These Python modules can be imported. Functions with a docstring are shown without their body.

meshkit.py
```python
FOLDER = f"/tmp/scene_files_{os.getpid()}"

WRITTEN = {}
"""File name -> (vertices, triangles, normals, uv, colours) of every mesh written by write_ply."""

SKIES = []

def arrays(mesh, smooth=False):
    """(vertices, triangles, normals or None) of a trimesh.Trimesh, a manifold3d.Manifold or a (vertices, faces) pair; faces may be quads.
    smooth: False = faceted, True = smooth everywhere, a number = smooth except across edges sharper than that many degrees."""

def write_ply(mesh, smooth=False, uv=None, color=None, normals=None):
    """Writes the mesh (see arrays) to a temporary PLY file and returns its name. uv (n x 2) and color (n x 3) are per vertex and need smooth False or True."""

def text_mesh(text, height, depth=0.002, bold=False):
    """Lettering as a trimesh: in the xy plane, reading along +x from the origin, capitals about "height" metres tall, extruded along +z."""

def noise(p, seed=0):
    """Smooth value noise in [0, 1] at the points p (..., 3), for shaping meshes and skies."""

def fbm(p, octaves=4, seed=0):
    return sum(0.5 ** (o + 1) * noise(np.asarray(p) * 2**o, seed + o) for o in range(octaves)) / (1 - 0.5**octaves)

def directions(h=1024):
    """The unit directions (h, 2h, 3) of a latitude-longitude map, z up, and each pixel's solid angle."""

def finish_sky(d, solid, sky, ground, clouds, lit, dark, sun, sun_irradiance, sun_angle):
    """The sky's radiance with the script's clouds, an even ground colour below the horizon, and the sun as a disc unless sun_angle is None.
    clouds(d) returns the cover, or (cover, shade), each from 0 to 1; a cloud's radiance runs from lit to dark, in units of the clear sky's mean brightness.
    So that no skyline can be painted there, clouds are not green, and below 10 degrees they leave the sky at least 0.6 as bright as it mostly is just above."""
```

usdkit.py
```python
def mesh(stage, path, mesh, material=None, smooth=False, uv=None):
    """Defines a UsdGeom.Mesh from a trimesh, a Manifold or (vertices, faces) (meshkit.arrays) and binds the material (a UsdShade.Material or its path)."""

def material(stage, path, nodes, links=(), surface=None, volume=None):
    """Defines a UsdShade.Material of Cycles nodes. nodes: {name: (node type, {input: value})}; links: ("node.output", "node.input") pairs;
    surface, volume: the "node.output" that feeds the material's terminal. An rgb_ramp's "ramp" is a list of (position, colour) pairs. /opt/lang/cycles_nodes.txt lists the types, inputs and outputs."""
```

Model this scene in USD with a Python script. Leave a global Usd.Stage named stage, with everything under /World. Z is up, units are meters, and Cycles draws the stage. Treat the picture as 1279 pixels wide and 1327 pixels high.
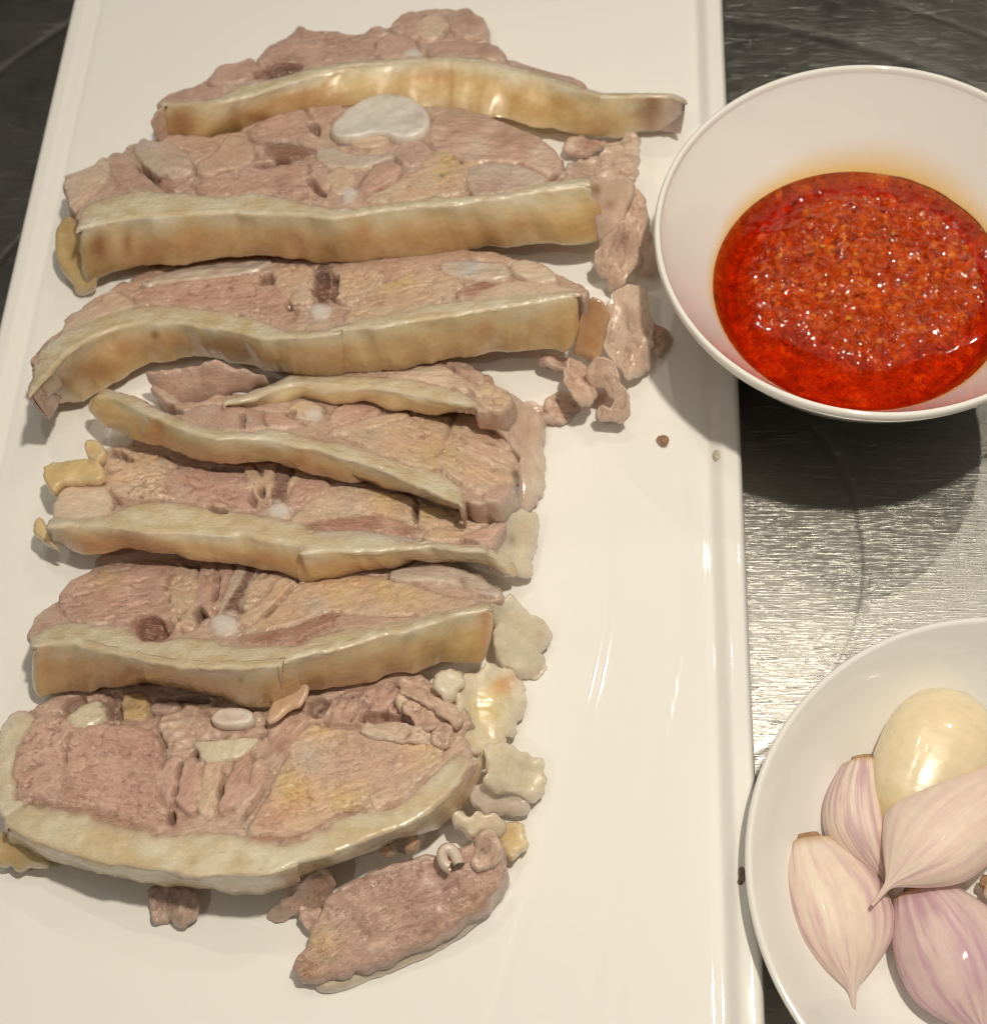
"""A long white plate of sliced boiled meat on a steel table, with a bowl of chilli oil and a small dish of garlic cloves."""
import math
import numpy as np
import shapely
from shapely.geometry import Polygon
from scipy.spatial import Delaunay, cKDTree
import meshkit, usdkit
from pxr import Usd, UsdGeom, UsdLux, UsdShade, Gf, Sdf, Vt

stage = Usd.Stage.CreateInMemory()
UsdGeom.SetStageUpAxis(stage, "Z")
UsdGeom.SetStageMetersPerUnit(stage, 1.0)
UsdGeom.Xform.Define(stage, "/World")
UsdGeom.Scope.Define(stage, "/World/Looks")

# ------------------------------------------------------------------ camera
R = np.array([[0.99622354, -0.00037112, 0.08682466], [0.03945144, 0.89273647, -0.44884872], [-0.07734496, 0.45057902, 0.88937973]])  # columns: right, up, back
CAM, FPX, CX, CY = np.array([0, 0, 0.26252]), 1900.0, 639.5, 663.5
cam = UsdGeom.Camera.Define(stage, "/World/camera")
m = np.eye(4)
m[:3, :3], m[3, :3] = R.T, CAM
cam.AddTransformOp().Set(Gf.Matrix4d(m.tolist()))
cam.CreateFocalLengthAttr(50.0)
cam.CreateHorizontalApertureAttr(50.0 * 1279 / FPX)
cam.CreateClippingRangeAttr(Gf.Vec2f(0.01, 100))
cam.CreateFStopAttr(27.0)
cam.CreateFocusDistanceAttr(0.262)
cam.CreateExposureAttr(0.0)


# ------------------------------------------------------------------ lamps
def lamp(name, pos, radius, intensity, color):
    l = UsdLux.SphereLight.Define(stage, "/World/" + name)
    l.AddTranslateOp().Set(Gf.Vec3d(*pos))
    l.CreateRadiusAttr(radius)
    l.CreateIntensityAttr(intensity)
    l.CreateColorAttr(Gf.Vec3f(*color))


WARM = (1.0, 0.90, 0.745)
lamp("ceiling_lamp", (0.078, 0.105, 0.45), 0.010, 1720, WARM)
for x_, y_, z_ in ((0.48, 0.70, 1.15), (-0.30, -0.35, 1.1)):  # the room's other spot lamps
    lamp(f"spot_lamp_{int(abs(x_) * 100):03d}", (x_, y_, z_), 0.0085, 1500, WARM)
lamp("far_spot_lamp", (-0.13, 0.57, 1.2), 0.010, 1300, WARM)
panel = UsdLux.RectLight.Define(stage, "/World/ceiling_panel")
panel.AddTranslateOp().Set(Gf.Vec3d(0.05, 0.08, 1.0))
panel.CreateWidthAttr(1.15)
panel.CreateHeightAttr(1.05)
panel.CreateIntensityAttr(0.32)
panel.CreateColorAttr(Gf.Vec3f(1.0, 0.92, 0.79))
dome = UsdLux.DomeLight.Define(stage, "/World/room_light")
room = usdkit.material(stage, "/World/Looks/room", {"b": ("background_shader", {"color": (1.0, 0.92, 0.80), "strength": 0.035})}, surface="b.background")
UsdShade.MaterialBindingAPI.Apply(dome.GetPrim()).Bind(room)


# ------------------------------------------------------------------ points, planes, colours
CROPS = dict(A=(0, 0, 2.558), B=(450, 0, 2.558), C=(0, 320, 2.665), D=(400, 320, 2.665), E=(0, 550, 3.1975), F=(350, 550, 3.1975), G=(0, 860, 3.1975), H=(330, 860, 3.0167),
             J=(60, 110, 4), K=(300, 110, 4), L=(560, 110, 4), M=(640, 280, 4.738), N=(150, 460, 4), O=(400, 460, 4), P=(200, 0, 4), Q=(480, 0, 3.045), R=(180, 860, 5.33), S=(480, 840, 4.74),
             T=(170, 1080, 4.263), U=(180, 700, 4.568), V=(1010, 880, 4.755), W=(1000, 1060, 4.584), I=(0, 0, 1))


def pts(text):
    """'K 1,2 3,4 L 5,6' -> outline points of the photograph, each letter a close-up's own scale."""
    out, (ox, oy, s) = [], CROPS["I"]
    for w in text.split():
        if w in CROPS:
            ox, oy, s = CROPS[w]
        else:
            x, y = w.split(",")
            out.append((ox + float(x) / s, oy + float(y) / s))
    return np.array(out)


def rays(px):
    px = np.atleast_2d(px)
    d = np.stack([px[:, 0] - CX, CY - px[:, 1], np.full(len(px), -FPX)], 1) @ R.T
    return d / np.linalg.norm(d, axis=1, keepdims=True)


def at(px, z):
    d = rays(px)
    return CAM + d * ((np.asarray(z) - CAM[2]) / d[:, 2])[:, None]


def pix(p):
    c = (p - CAM) @ R
    return np.stack([CX + FPX * c[:, 0] / -c[:, 2], CY - FPX * c[:, 1] / -c[:, 2]], 1)


class Plane:
    """z = a + b x + c y, through three photograph points whose heights (mm) are given."""

    def __init__(self, *three):
        p = np.array([at((x, y), [z / 1000])[0] for x, y, z in three])
        self.k = np.linalg.solve(np.c_[np.ones(3), p[:, :2]], p[:, 2])

    def z(self, x, y):
        return self.k[0] + self.k[1] * x + self.k[2] * y

    def hit(self, px, dz=0.0):
        d = rays(px)
        a, b, c = self.k
        t = (a + dz + b * CAM[0] + c * CAM[1] - CAM[2]) / (d[:, 2] - b * d[:, 0] - c * d[:, 1])
        return CAM + d * t[:, None]


def flat(z):
    p = Plane.__new__(Plane)
    p.k = np.array([z / 1000, 0, 0])
    return p


LIGHT = np.array([1.0, 0.94, 0.84]) * 0.90


def alb(r, g, b, f=1.0):
    c = np.array([r, g, b]) / 255.0
    c = np.where(c < 0.04045, c / 12.92, ((c + 0.055) / 1.055) ** 2.4)
    c = c / LIGHT * f
    return c * min(1.0, 0.78 / c.max())


PAL = {  # two tones each
    "pink": (alb(198, 159, 138, 1.2), alb(181, 138, 117, 1.2)), "tan": (alb(209, 178, 147, 1.22), alb(198, 160, 127, 1.22)), "mauve": (alb(190, 153, 133, 1.18), alb(168, 130, 110, 1.18)),
    "red": (alb(178, 130, 107), alb(160, 111, 90)), "deep": (alb(146, 103, 85), alb(122, 81, 65)), "pale": (alb(216, 188, 160, 1.22), alb(200, 168, 140, 1.22)), "grey": (alb(210, 186, 162), alb(196, 168, 144)),
    "cream": (alb(222, 203, 170), alb(200, 172, 128)), "amber": (alb(206, 172, 120), alb(186, 147, 94)), "brown": (alb(152, 106, 64), alb(128, 84, 48)), "white": (alb(220, 207, 190), alb(208, 191, 172)),
    "bone": (alb(220, 207, 188), alb(202, 187, 166)), "disc": (alb(236, 217, 198), alb(224, 197, 174)), "jelly": (alb(226, 206, 172), alb(212, 186, 148)), "body": (alb(188, 158, 135, 1.22), alb(174, 136, 114, 1.22)),
    "sheet": (alb(212, 175, 148), alb(196, 154, 128)), "skinpale": (alb(210, 177, 124), alb(198, 161, 108)), "marrow": (alb(132, 96, 80), alb(104, 74, 62)), "rust": (alb(182, 130, 84), alb(156, 103, 62)),
}
YEL, ORA, BLU, VIO = alb(220, 186, 120), alb(222, 166, 112), alb(184, 172, 160), alb(188, 152, 138)  # tones that paint the iridescent sheen into the muscle colour
DRK = alb(92, 62, 46)


def smoothstep(x):
    x = np.clip(x, 0, 1)
    return x * x * (3 - 2 * x)


def fbm(p, octaves=3, seed=0):
    return meshkit.fbm(p, octaves, seed) - 0.5


def normals(v, f):
    n = np.zeros_like(v)
    fn = np.cross(v[f[:, 1]] - v[f[:, 0]], v[f[:, 2]] - v[f[:, 0]])
    for k in range(3):
        np.add.at(n, f[:, k], fn)
    return n / np.maximum(np.linalg.norm(n, axis=1, keepdims=True), 1e-30)


USED = {}


def path_for(name, parent):
    base = (str(parent.GetPath()) if parent else "/World") + "/" + name
    k = USED.get(base, 0)
    USED[base] = k + 1
    return base if k == 0 else f"{base}_{k:03d}"


def put(name, v, f, mat, parent=None, col=None, fib=None, n=None, label=None):
    f = np.asarray(f)
    if f.shape[1] == 4:
        f = np.vstack([f[:, [0, 1, 2]], f[:, [0, 2, 3]]])
    v = np.asarray(v, float)
    n = normals(v, f) if n is None else n
    mesh = UsdGeom.Mesh.Define(stage, path_for(name, parent))
    mesh.CreatePointsAttr(Vt.Vec3fArray.FromNumpy(v.astype(np.float32)))
    mesh.CreateFaceVertexCountsAttr(Vt.IntArray.FromNumpy(np.full(len(f), 3, np.int32)))
    mesh.CreateFaceVertexIndicesAttr(Vt.IntArray.FromNumpy(f.astype(np.int32).ravel()))
    mesh.CreateSubdivisionSchemeAttr("none")
    mesh.CreateNormalsAttr(Vt.Vec3fArray.FromNumpy(n.astype(np.float32)))
    mesh.SetNormalsInterpolation("vertex")
    api = UsdGeom.PrimvarsAPI(mesh)
    if col is not None:
        api.CreatePrimvar("tone", Sdf.ValueTypeNames.Color3fArray, "vertex").Set(Vt.Vec3fArray.FromNumpy(np.clip(col, 0, 1).astype(np.float32)))
    if fib is not None:
        api.CreatePrimvar("grain", Sdf.ValueTypeNames.Float3Array, "vertex").Set(Vt.Vec3fArray.FromNumpy(fib.astype(np.float32)))
    UsdShade.MaterialBindingAPI.Apply(mesh.GetPrim()).Bind(UsdShade.Material.Get(stage, "/World/Looks/" + mat))
    if label:
        mesh.GetPrim().SetCustomDataByKey("label", label)
    return mesh.GetPrim()


def tag(p, label=None, cat=None, group=None, kind=None):
    for k, x in (("label", label), ("category", cat), ("group", group), ("kind", kind)):
        if x:
            p.SetCustomDataByKey(k, x)
    return p


def thing(name, label, cat, loc=(0, 0, 0), group=None):
    x = UsdGeom.Xform.Define(stage, path_for(name, None))
    return tag(x.GetPrim(), label, cat, group)


# ------------------------------------------------------------------ materials
def organic(name, rough, coat, sss, bump_fine, fine=(0.35, 1.6, 1.0), crack=0.0, spec=0.5, sss_scale=0.0025, vary=0.5, wet=0.0, scale=1.8):
    nodes = {
        "tone": ("attribute", {"attribute": "tone"}), "grain": ("attribute", {"attribute": "grain"}),
        "map": ("mapping", {"scale": fine}), "nz": ("noise_texture", {"scale": scale, "detail": 5.0, "roughness": 0.62, "distortion": 0.4}),
        "nz2": ("noise_texture", {"scale": 0.55, "detail": 4.0, "roughness": 0.6}),
        "var": ("map_range", {"from_min": 0.25, "from_max": 0.75, "to_min": 1 - 0.5 * vary, "to_max": 1 + 0.4 * vary}),
        "var2": ("map_range", {"from_min": 0.3, "from_max": 0.7, "to_min": 1 - 0.3 * vary, "to_max": 1 + 0.25 * vary}),
        "vv": ("math", {"math_type": "multiply"}),
        "col": ("mix", {"mix_type": "multiply", "fac": 1.0}),
        "b1": ("bump", {"strength": 1.0, "distance": bump_fine, "use_object_space": False}),
        "rmap": ("map_range", {"from_min": 0.3, "from_max": 0.7, "to_min": max(rough - 0.14, 0.05), "to_max": rough + 0.14}),
        "p": ("principled_bsdf", {"subsurface_method": "random_walk", "subsurface_weight": sss, "subsurface_radius": (1.0, 0.78, 0.62), "subsurface_scale": sss_scale, "specular_ior_level": spec, "coat_weight": coat, "coat_roughness": 0.09}),
    }
    links = [("grain.vector", "map.vector"), ("map.vector", "nz.vector"), ("grain.vector", "nz2.vector"), ("nz.fac", "var.value"), ("nz2.fac", "var2.value"), ("var.result", "vv.value1"), ("var2.result", "vv.value2"), ("tone.color", "col.color1"),
             ("nz.fac", "b1.height"), ("nz2.fac", "rmap.value"), ("rmap.result", "p.roughness"), ("vv.value", "col.color2")]
    last, nrm = "col.color", "b1.normal"
    if crack:  # fine wriggling cracks between the fibre bundles: the valley lines of two stretched noises
        prevh = None
        for k, (mp, sc, wd) in enumerate((((0.5, 1.1, 1.0), 1.05, 0.020), ((0.9, 1.3, 1.0), 2.2, 0.030))):
            nodes |= {f"cm{k}": ("mapping", {"scale": mp, "location": (k * 7.3, k * 3.1, 0)}), f"cn{k}": ("noise_texture", {"scale": sc, "detail": 2.5, "roughness": 0.55, "distortion": 0.9}), f"cs{k}": ("math", {"math_type": "subtract", "value2": 0.5}),
                      f"ca{k}": ("math", {"math_type": "absolute"}), f"cr{k}": ("map_range", {"from_min": 0.0, "from_max": wd, "to_min": 1.0, "to_max": 0.0, "clamp": True})}
            links += [("grain.vector", f"cm{k}.vector"), (f"cm{k}.vector", f"cn{k}.vector"), (f"cn{k}.fac", f"cs{k}.value1"), (f"cs{k}.value", f"ca{k}.value1"), (f"ca{k}.value", f"cr{k}.value")]
        nodes |= {"cmax": ("math", {"math_type": "maximum"}), "msk": ("map_range", {"from_min": 0.40, "from_max": 0.58, "to_min": 0.25, "to_max": 1.0, "clamp": True}), "mul": ("math", {"math_type": "multiply"}), "dk": ("math", {"math_type": "multiply", "value2": 0.46}),
                  "cc": ("mix", {"mix_type": "mix", "color2": tuple(alb(104, 68, 52))}), "b2": ("bump", {"strength": 1.0, "distance": crack, "invert": True})}
        links += [("cr0.result", "cmax.value1"), ("cr1.result", "cmax.value2"), ("nz2.fac", "msk.value"), ("cmax.value", "mul.value1"), ("msk.result", "mul.value2"), ("mul.value", "dk.value1"), ("dk.value", "cc.fac"), (last, "cc.color1"), ("mul.value", "b2.height"), (nrm, "b2.normal")]
        last, nrm = "cc.color", "b2.normal"
    if crack:  # pale threads of connective tissue
        nodes |= {"tm": ("mapping", {"scale": (0.22, 0.75, 1.0), "location": (3.1, 9.7, 0)}), "tn": ("noise_texture", {"scale": 0.8, "detail": 3.0, "roughness": 0.6, "distortion": 0.7}), "ts": ("math", {"math_type": "subtract", "value2": 0.5}), "ta": ("math", {"math_type": "absolute"}),
                  "tr": ("map_range", {"from_min": 0.0, "from_max": 0.028, "to_min": 0.42, "to_max": 0.0, "clamp": True}), "tc": ("mix", {"mix_type": "mix", "color2": tuple(alb(222, 196, 168))})}
        links += [("grain.vector", "tm.vector"), ("tm.vector", "tn.vector"), ("tn.fac", "ts.value1"), ("ts.value", "ta.value1"), ("ta.value", "tr.value"), ("tr.result", "tc.fac"), (last, "tc.color1")]
        last = "tc.color"
    if wet:
        nodes |= {"wn": ("noise_texture", {"scale": 1.6, "detail": 2.0, "roughness": 0.5}), "b3": ("bump", {"strength": 1.0, "distance": wet})}
        links += [("grain.vector", "wn.vector"), ("wn.fac", "b3.height"), ("b3.normal", "p.coat_normal")]
    links += [(last, "p.base_color"), (nrm, "p.normal")]
    usdkit.material(stage, "/World/Looks/" + name, nodes, links, surface="p.BSDF")


organic("meat", 0.34, 0.6, 0.18, 0.00008, fine=(0.10, 1.9, 1.0), crack=0.00007, wet=0.00050, vary=0.26, sss_scale=0.0018)
organic("cut_meat", 0.36, 0.55, 0.18, 0.00008, fine=(0.11, 1.9, 1.0), crack=0.00009, wet=0.00050, vary=0.28, sss_scale=0.0018)
organic("fat", 0.22, 1.0, 0.45, 0.00004, fine=(0.35, 0.9, 1.0), sss_scale=0.0020, vary=0.18, wet=0.0013)
organic("jelly", 0.26, 1.0, 0.45, 0.00005, fine=(0.5, 0.8, 1.0), sss_scale=0.0014, vary=0.18, wet=0.00070)
organic("skin", 0.28, 0.8, 0.40, 0.00004, fine=(0.5, 0.5, 0.5), sss_scale=0.0015, vary=0.16, wet=0.00018)
organic("cartilage", 0.42, 0.2, 0.30, 0.00008, fine=(0.5, 0.7, 0.7), sss_scale=0.0015, vary=0.25, wet=0.0002)




# ------------------------------------------------------------------ shape builders
def chaikin(p, n, closed=True):
    for _ in range(n):
        if closed:
            q = np.roll(p, -1, 0)
            p = np.stack([0.75 * p + 0.25 * q, 0.25 * p + 0.75 * q], 1).reshape(-1, p.shape[1])
        else:
            a, b = p[:-1], p[1:]
            p = np.vstack([p[:1], np.stack([0.75 * a + 0.25 * b, 0.25 * a + 0.75 * b], 1).reshape(-1, p.shape[1]), p[-1:]])
    return p


def along(p, n=None, step=None, closed=False):
    if closed:
        p = np.vstack([p, p[:1]])
    s = np.r_[0, np.cumsum(np.linalg.norm(np.diff(p[:, :2], axis=0), axis=1))]
    n = n or max(int(s[-1] / step), 8)
    q = np.linspace(0, s[-1], n, endpoint=not closed)
    return np.stack([np.interp(q, s, p[:, k]) for k in range(p.shape[1])], 1)


def paint(v, pal, seed, blobs=(), scale=0.004):
    a, b = PAL[pal] if isinstance(pal, str) else pal
    t = smoothstep(0.5 + 1.5 * fbm(v / scale, 3, seed))[:, None]
    col = a * (1 - t) + b * t
    if blobs:
        p = pix(v)
        for x, y, r, c, k in blobs:
            d = np.hypot(p[:, 0] - x, p[:, 1] - y) / r + 0.9 * fbm(v / 0.0025, 3, seed + 7)
            w = (k * np.exp(-np.maximum(d, 0) ** 2 * 1.4))[:, None]
            col = col * (1 - w) + np.asarray(c) * w
    return col


SEED = [100]


def biggest(g):
    return g if g.geom_type == "Polygon" else max(g.geoms, key=lambda q: q.area)


def ragged(base, smooth, rag, g, seed):
    """A traced outline (metres, xy) smoothed, resampled and given a torn edge."""
    mm = 0.001
    ring = along(chaikin(base, smooth), step=g * mm, closed=True)
    out = np.roll(ring, -1, 0) - np.roll(ring, 1, 0)
    out = np.stack([out[:, 1], -out[:, 0]], 1) / np.maximum(np.linalg.norm(out, axis=1, keepdims=True), 1e-9)
    jit = fbm(np.c_[ring / (2.4 * mm), np.full(len(ring), seed)], 4, seed)
    return biggest(Polygon(ring + out * (jit * 2 * rag * mm)[:, None]).buffer(0))


def cut_line(plane, T):
    """The outer edge of a slice's cut face, uneven as the knife left it (shared by the face and the skin below it)."""
    t = along(plane.hit(chaikin(pts(T), 2, False)), step=0.0004)
    t[:, 1] += 0.0020 * fbm(np.c_[t[:, 0] / 0.006, np.full(len(t), plane.k[0] * 4000), np.zeros(len(t))], 3, 41)
    t[:, 2] = plane.z(t[:, 0], t[:, 1])
    return t


def front_of(plane, cut, dz, back=0.0):
    fr = cut_line(plane, cut)[:, :2]
    return Polygon(np.vstack([fr - [0, back], fr[-1:] + [0.03, -0.08], fr[:1] + [-0.03, -0.08]])).buffer(0)


def fill(poly, g, seed):
    """Boundary and inside points of a polygon (boundary first), triangles, how many boundary points, distances to the boundary."""
    mm = 0.001
    ring = along(np.array(poly.exterior.coords)[:-1], step=g * mm, closed=True)
    poly = biggest(Polygon(ring).buffer(0))
    if not Polygon(ring).exterior.is_ccw:
        ring = ring[::-1]
    x0, y0, x1, y1 = poly.bounds
    rng = np.random.default_rng(seed)
    gx, gy = np.meshgrid(np.arange(x0, x1, g * mm), np.arange(y0, y1, g * mm * 0.87))
    gx = gx + (np.arange(gx.shape[0]) % 2)[:, None] * g * mm / 2
    q = np.stack([gx.ravel(), gy.ravel()], 1) + rng.uniform(-0.12, 0.12, (gx.size, 2)) * g * mm
    q = q[shapely.contains_xy(poly, q[:, 0], q[:, 1])]
    tree = cKDTree(ring)
    if len(q):
        q = q[tree.query(q)[0] > 0.55 * g * mm]
    xy = np.vstack([ring, q])
    tri = Delaunay(xy).simplices
    cen = xy[tri].mean(1)
    tri = tri[shapely.contains_xy(poly.buffer(1e-7), cen[:, 0], cen[:, 1])]
    a = xy[tri]
    flip = np.cross(a[:, 1] - a[:, 0], a[:, 2] - a[:, 0]) < 0
    tri[flip] = tri[flip][:, ::-1]
    nb = len(ring)
    d = cKDTree(along(ring, step=g * mm * 0.3, closed=True)).query(xy)[0]
    d[:nb] = 0
    return xy, tri, nb, d


def grain_height(xy, d, fib, ridge, lump, wave, slits, seed, octaves=2):
    """Lumps, fibre ridges at angle fib and slits along the fibres (metres); the along and across coordinates in mm."""
    mm = 0.001
    ca, sa = math.cos(math.radians(fib)), math.sin(math.radians(fib))
    u, w = (xy @ [ca, sa]) / mm, (xy @ [-sa, ca]) / mm
    off = seed * 3.7
    o = np.full(len(xy), off)
    z = lump * mm * 1.6 * fbm(np.c_[xy / (wave * mm), o], octaves, seed)
    z += ridge * mm * 2 * fbm(np.c_[u / 4.5, w / 0.9, o], 3, seed + 1)
    z += 0.07 * mm * 2 * fbm(np.c_[u / 1.4, w / 0.8, o + 2], 3, seed + 12)
    dark = np.zeros(len(xy))
    if slits:
        for q, (l, b) in enumerate(((5.0, 1.6), (3.0, 1.1))):
            k = fbm(np.c_[u / l, w / b, o + 5 + q], 2, seed + 2 + q)
            sl = np.exp(-((k / 0.030) ** 2)) * smoothstep(0.35 + 5 * fbm(np.c_[xy / (4 * mm), o + q], 2, seed + 3)) * smoothstep(d / (0.8 * mm))
            z -= 1.1 * slits * mm * sl
            dark = np.maximum(dark, sl * min(1, slits * 1.6))  # slit shade is painted into the colour through this mask
    return z, dark, w


def solid(xy, tri, nb, z, r, thick, rag, zmin, seed):
    """Top surface plus ragged side walls and a bottom; the number of top vertices first."""
    mm = 0.001
    top = np.c_[xy, np.maximum(z, zmin * mm + 0.0006)]
    ring, edge_top = xy[:nb], top[:nb]
    nxt = np.roll(ring, -1, 0) - np.roll(ring, 1, 0)
    o = np.stack([nxt[:, 1], -nxt[:, 0]], 1) / np.maximum(np.linalg.norm(nxt, axis=1, keepdims=True), 1e-9)
    low = np.maximum(edge_top[:, 2] - np.asarray(thick) * mm, zmin * mm)
    low = np.minimum(low, edge_top[:, 2] - 0.0002)
    rows = []
    nr = max(3, int(np.max(thick) / 1.2))
    for k in range(1, nr + 1):
        h = k / nr
        zz = edge_top[:, 2] * (1 - h) + low * h
        bul = 0.35 * r * mm * math.sin(math.pi * min(h * 1.1, 1)) + 0.9 * rag * mm * fbm(np.c_[ring / (1.8 * mm), zz / (1.8 * mm)], 3, seed + 4) * (1 if k < nr else 0) - (0.5 * r * mm if k == nr else 0)
        rows.append(np.c_[ring + o * np.reshape(bul, (-1, 1)), zz])
    v = np.vstack([top] + rows)
    f = [tri]
    i = np.arange(nb)
    j = np.roll(i, -1)
    prev = 0
    for k in range(nr):
        cur = len(top) + k * nb
        f += [np.stack([i + prev, i + cur, j + cur], 1), np.stack([i + prev, j + cur, j + prev], 1)]
        prev = cur
    vb = np.c_[xy[nb:], np.zeros(len(xy) - nb)]
    if len(vb):
        vb[:, 2] = np.maximum(np.minimum(low[cKDTree(ring).query(xy[nb:])[1]], top[nb:, 2] - 0.0040), np.minimum(zmin * mm, top[nb:, 2] - 0.0002))
        if np.max(thick) < 3:
            vb[:, 2] = np.maximum(top[nb:, 2] - np.max(thick) * mm, zmin * mm)
    idx = np.r_[np.arange(nb) + prev, np.arange(len(vb)) + len(v)]
    f.append(idx[tri][:, ::-1])
    return len(top), np.vstack([v, vb]), np.vstack(f)


def outline_of(plane, outline, dz):
    return plane.hit(pts(outline) if isinstance(outline, str) else outline, dz)[:, :2]


def puff(name, parent, plane, outline, pal, mat="meat", dz=0.0, r=1.0, thick=6.0, g=0.5, fib=0.0, ridge=0.22, lump=0.5, dome=0.0, smooth=1, rag=0.45, slits=0.0, blobs=(), edge=None, rim=0.3, label=None, zmin=0.3, tilt=None, wave=3.0, soft=0, crev=0, curl=0.0, octaves=2, grow=0.0, roll=0.0):
    """A free piece with the traced outline lying on the plane (dz, r, thick, ... in mm)."""
    SEED[0] += 1
    seed, mm = SEED[0], 0.001
    poly = biggest(ragged(outline_of(plane, outline, dz * mm), smooth, rag, g, seed).buffer(grow * mm))
    xy, tri, nb, d = fill(poly, g, seed)
    t = np.clip(d / (r * mm), 0, 1)
    z = plane.z(xy[:, 0], xy[:, 1]) + dz * mm - r * mm * 0.75 * (1 - np.sqrt(np.maximum(1 - (1 - t) ** 2, 0)))
    if dome:
        z += dome * mm * smoothstep(d / max(d.max(), 1e-6))
    if tilt:
        z += (xy - xy.mean(0)) @ np.asarray(tilt)
    dzg, dark, w = grain_height(xy, d, fib, ridge, lump, wave, slits, seed, octaves)
    if roll:
        z += roll * mm * np.exp(-(((d - 1.3 * mm) / (0.8 * mm)) ** 2)) * (0.6 + 1.6 * fbm(np.c_[xy / (3 * mm), np.full(len(xy), seed)], 2, seed + 31))
    if curl:
        z += curl * mm * np.exp(-d / (1.3 * mm)) * 3.2 * fbm(np.c_[xy / (3.5 * mm), np.full(len(xy), seed)], 2, seed + 30)
    nt, v, f = solid(xy, tri, nb, z + dzg, r, thick, rag, zmin, seed)
    col = paint(v, pal, seed, blobs)
    col[:nt] = col[:nt] * (1 - 0.6 * dark[:, None]) + alb(110, 70, 54) * 0.6 * dark[:, None]
    if rim:
        e = np.asarray(PAL[edge or "pale"][0])
        dd = np.r_[d, np.zeros(len(v) - len(d))]
        wgt = (rim * np.exp(-((dd / (0.9 * mm)) ** 2)) * (0.6 + 0.8 * (0.5 + fbm(v / 0.003, 2, seed + 9))))[:, None]
        wgt[nt:] *= 0.4
        col = col * (1 - wgt) + e * wgt
    ca, sa = math.cos(math.radians(fib)), math.sin(math.radians(fib))
    return put(name, v, f, mat, parent, col, np.c_[(v[:, :2] @ [ca, sa]) / mm + seed * 3.7, (v[:, :2] @ [-sa, ca]) / mm, v[:, 2] / mm], label=label)


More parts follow.
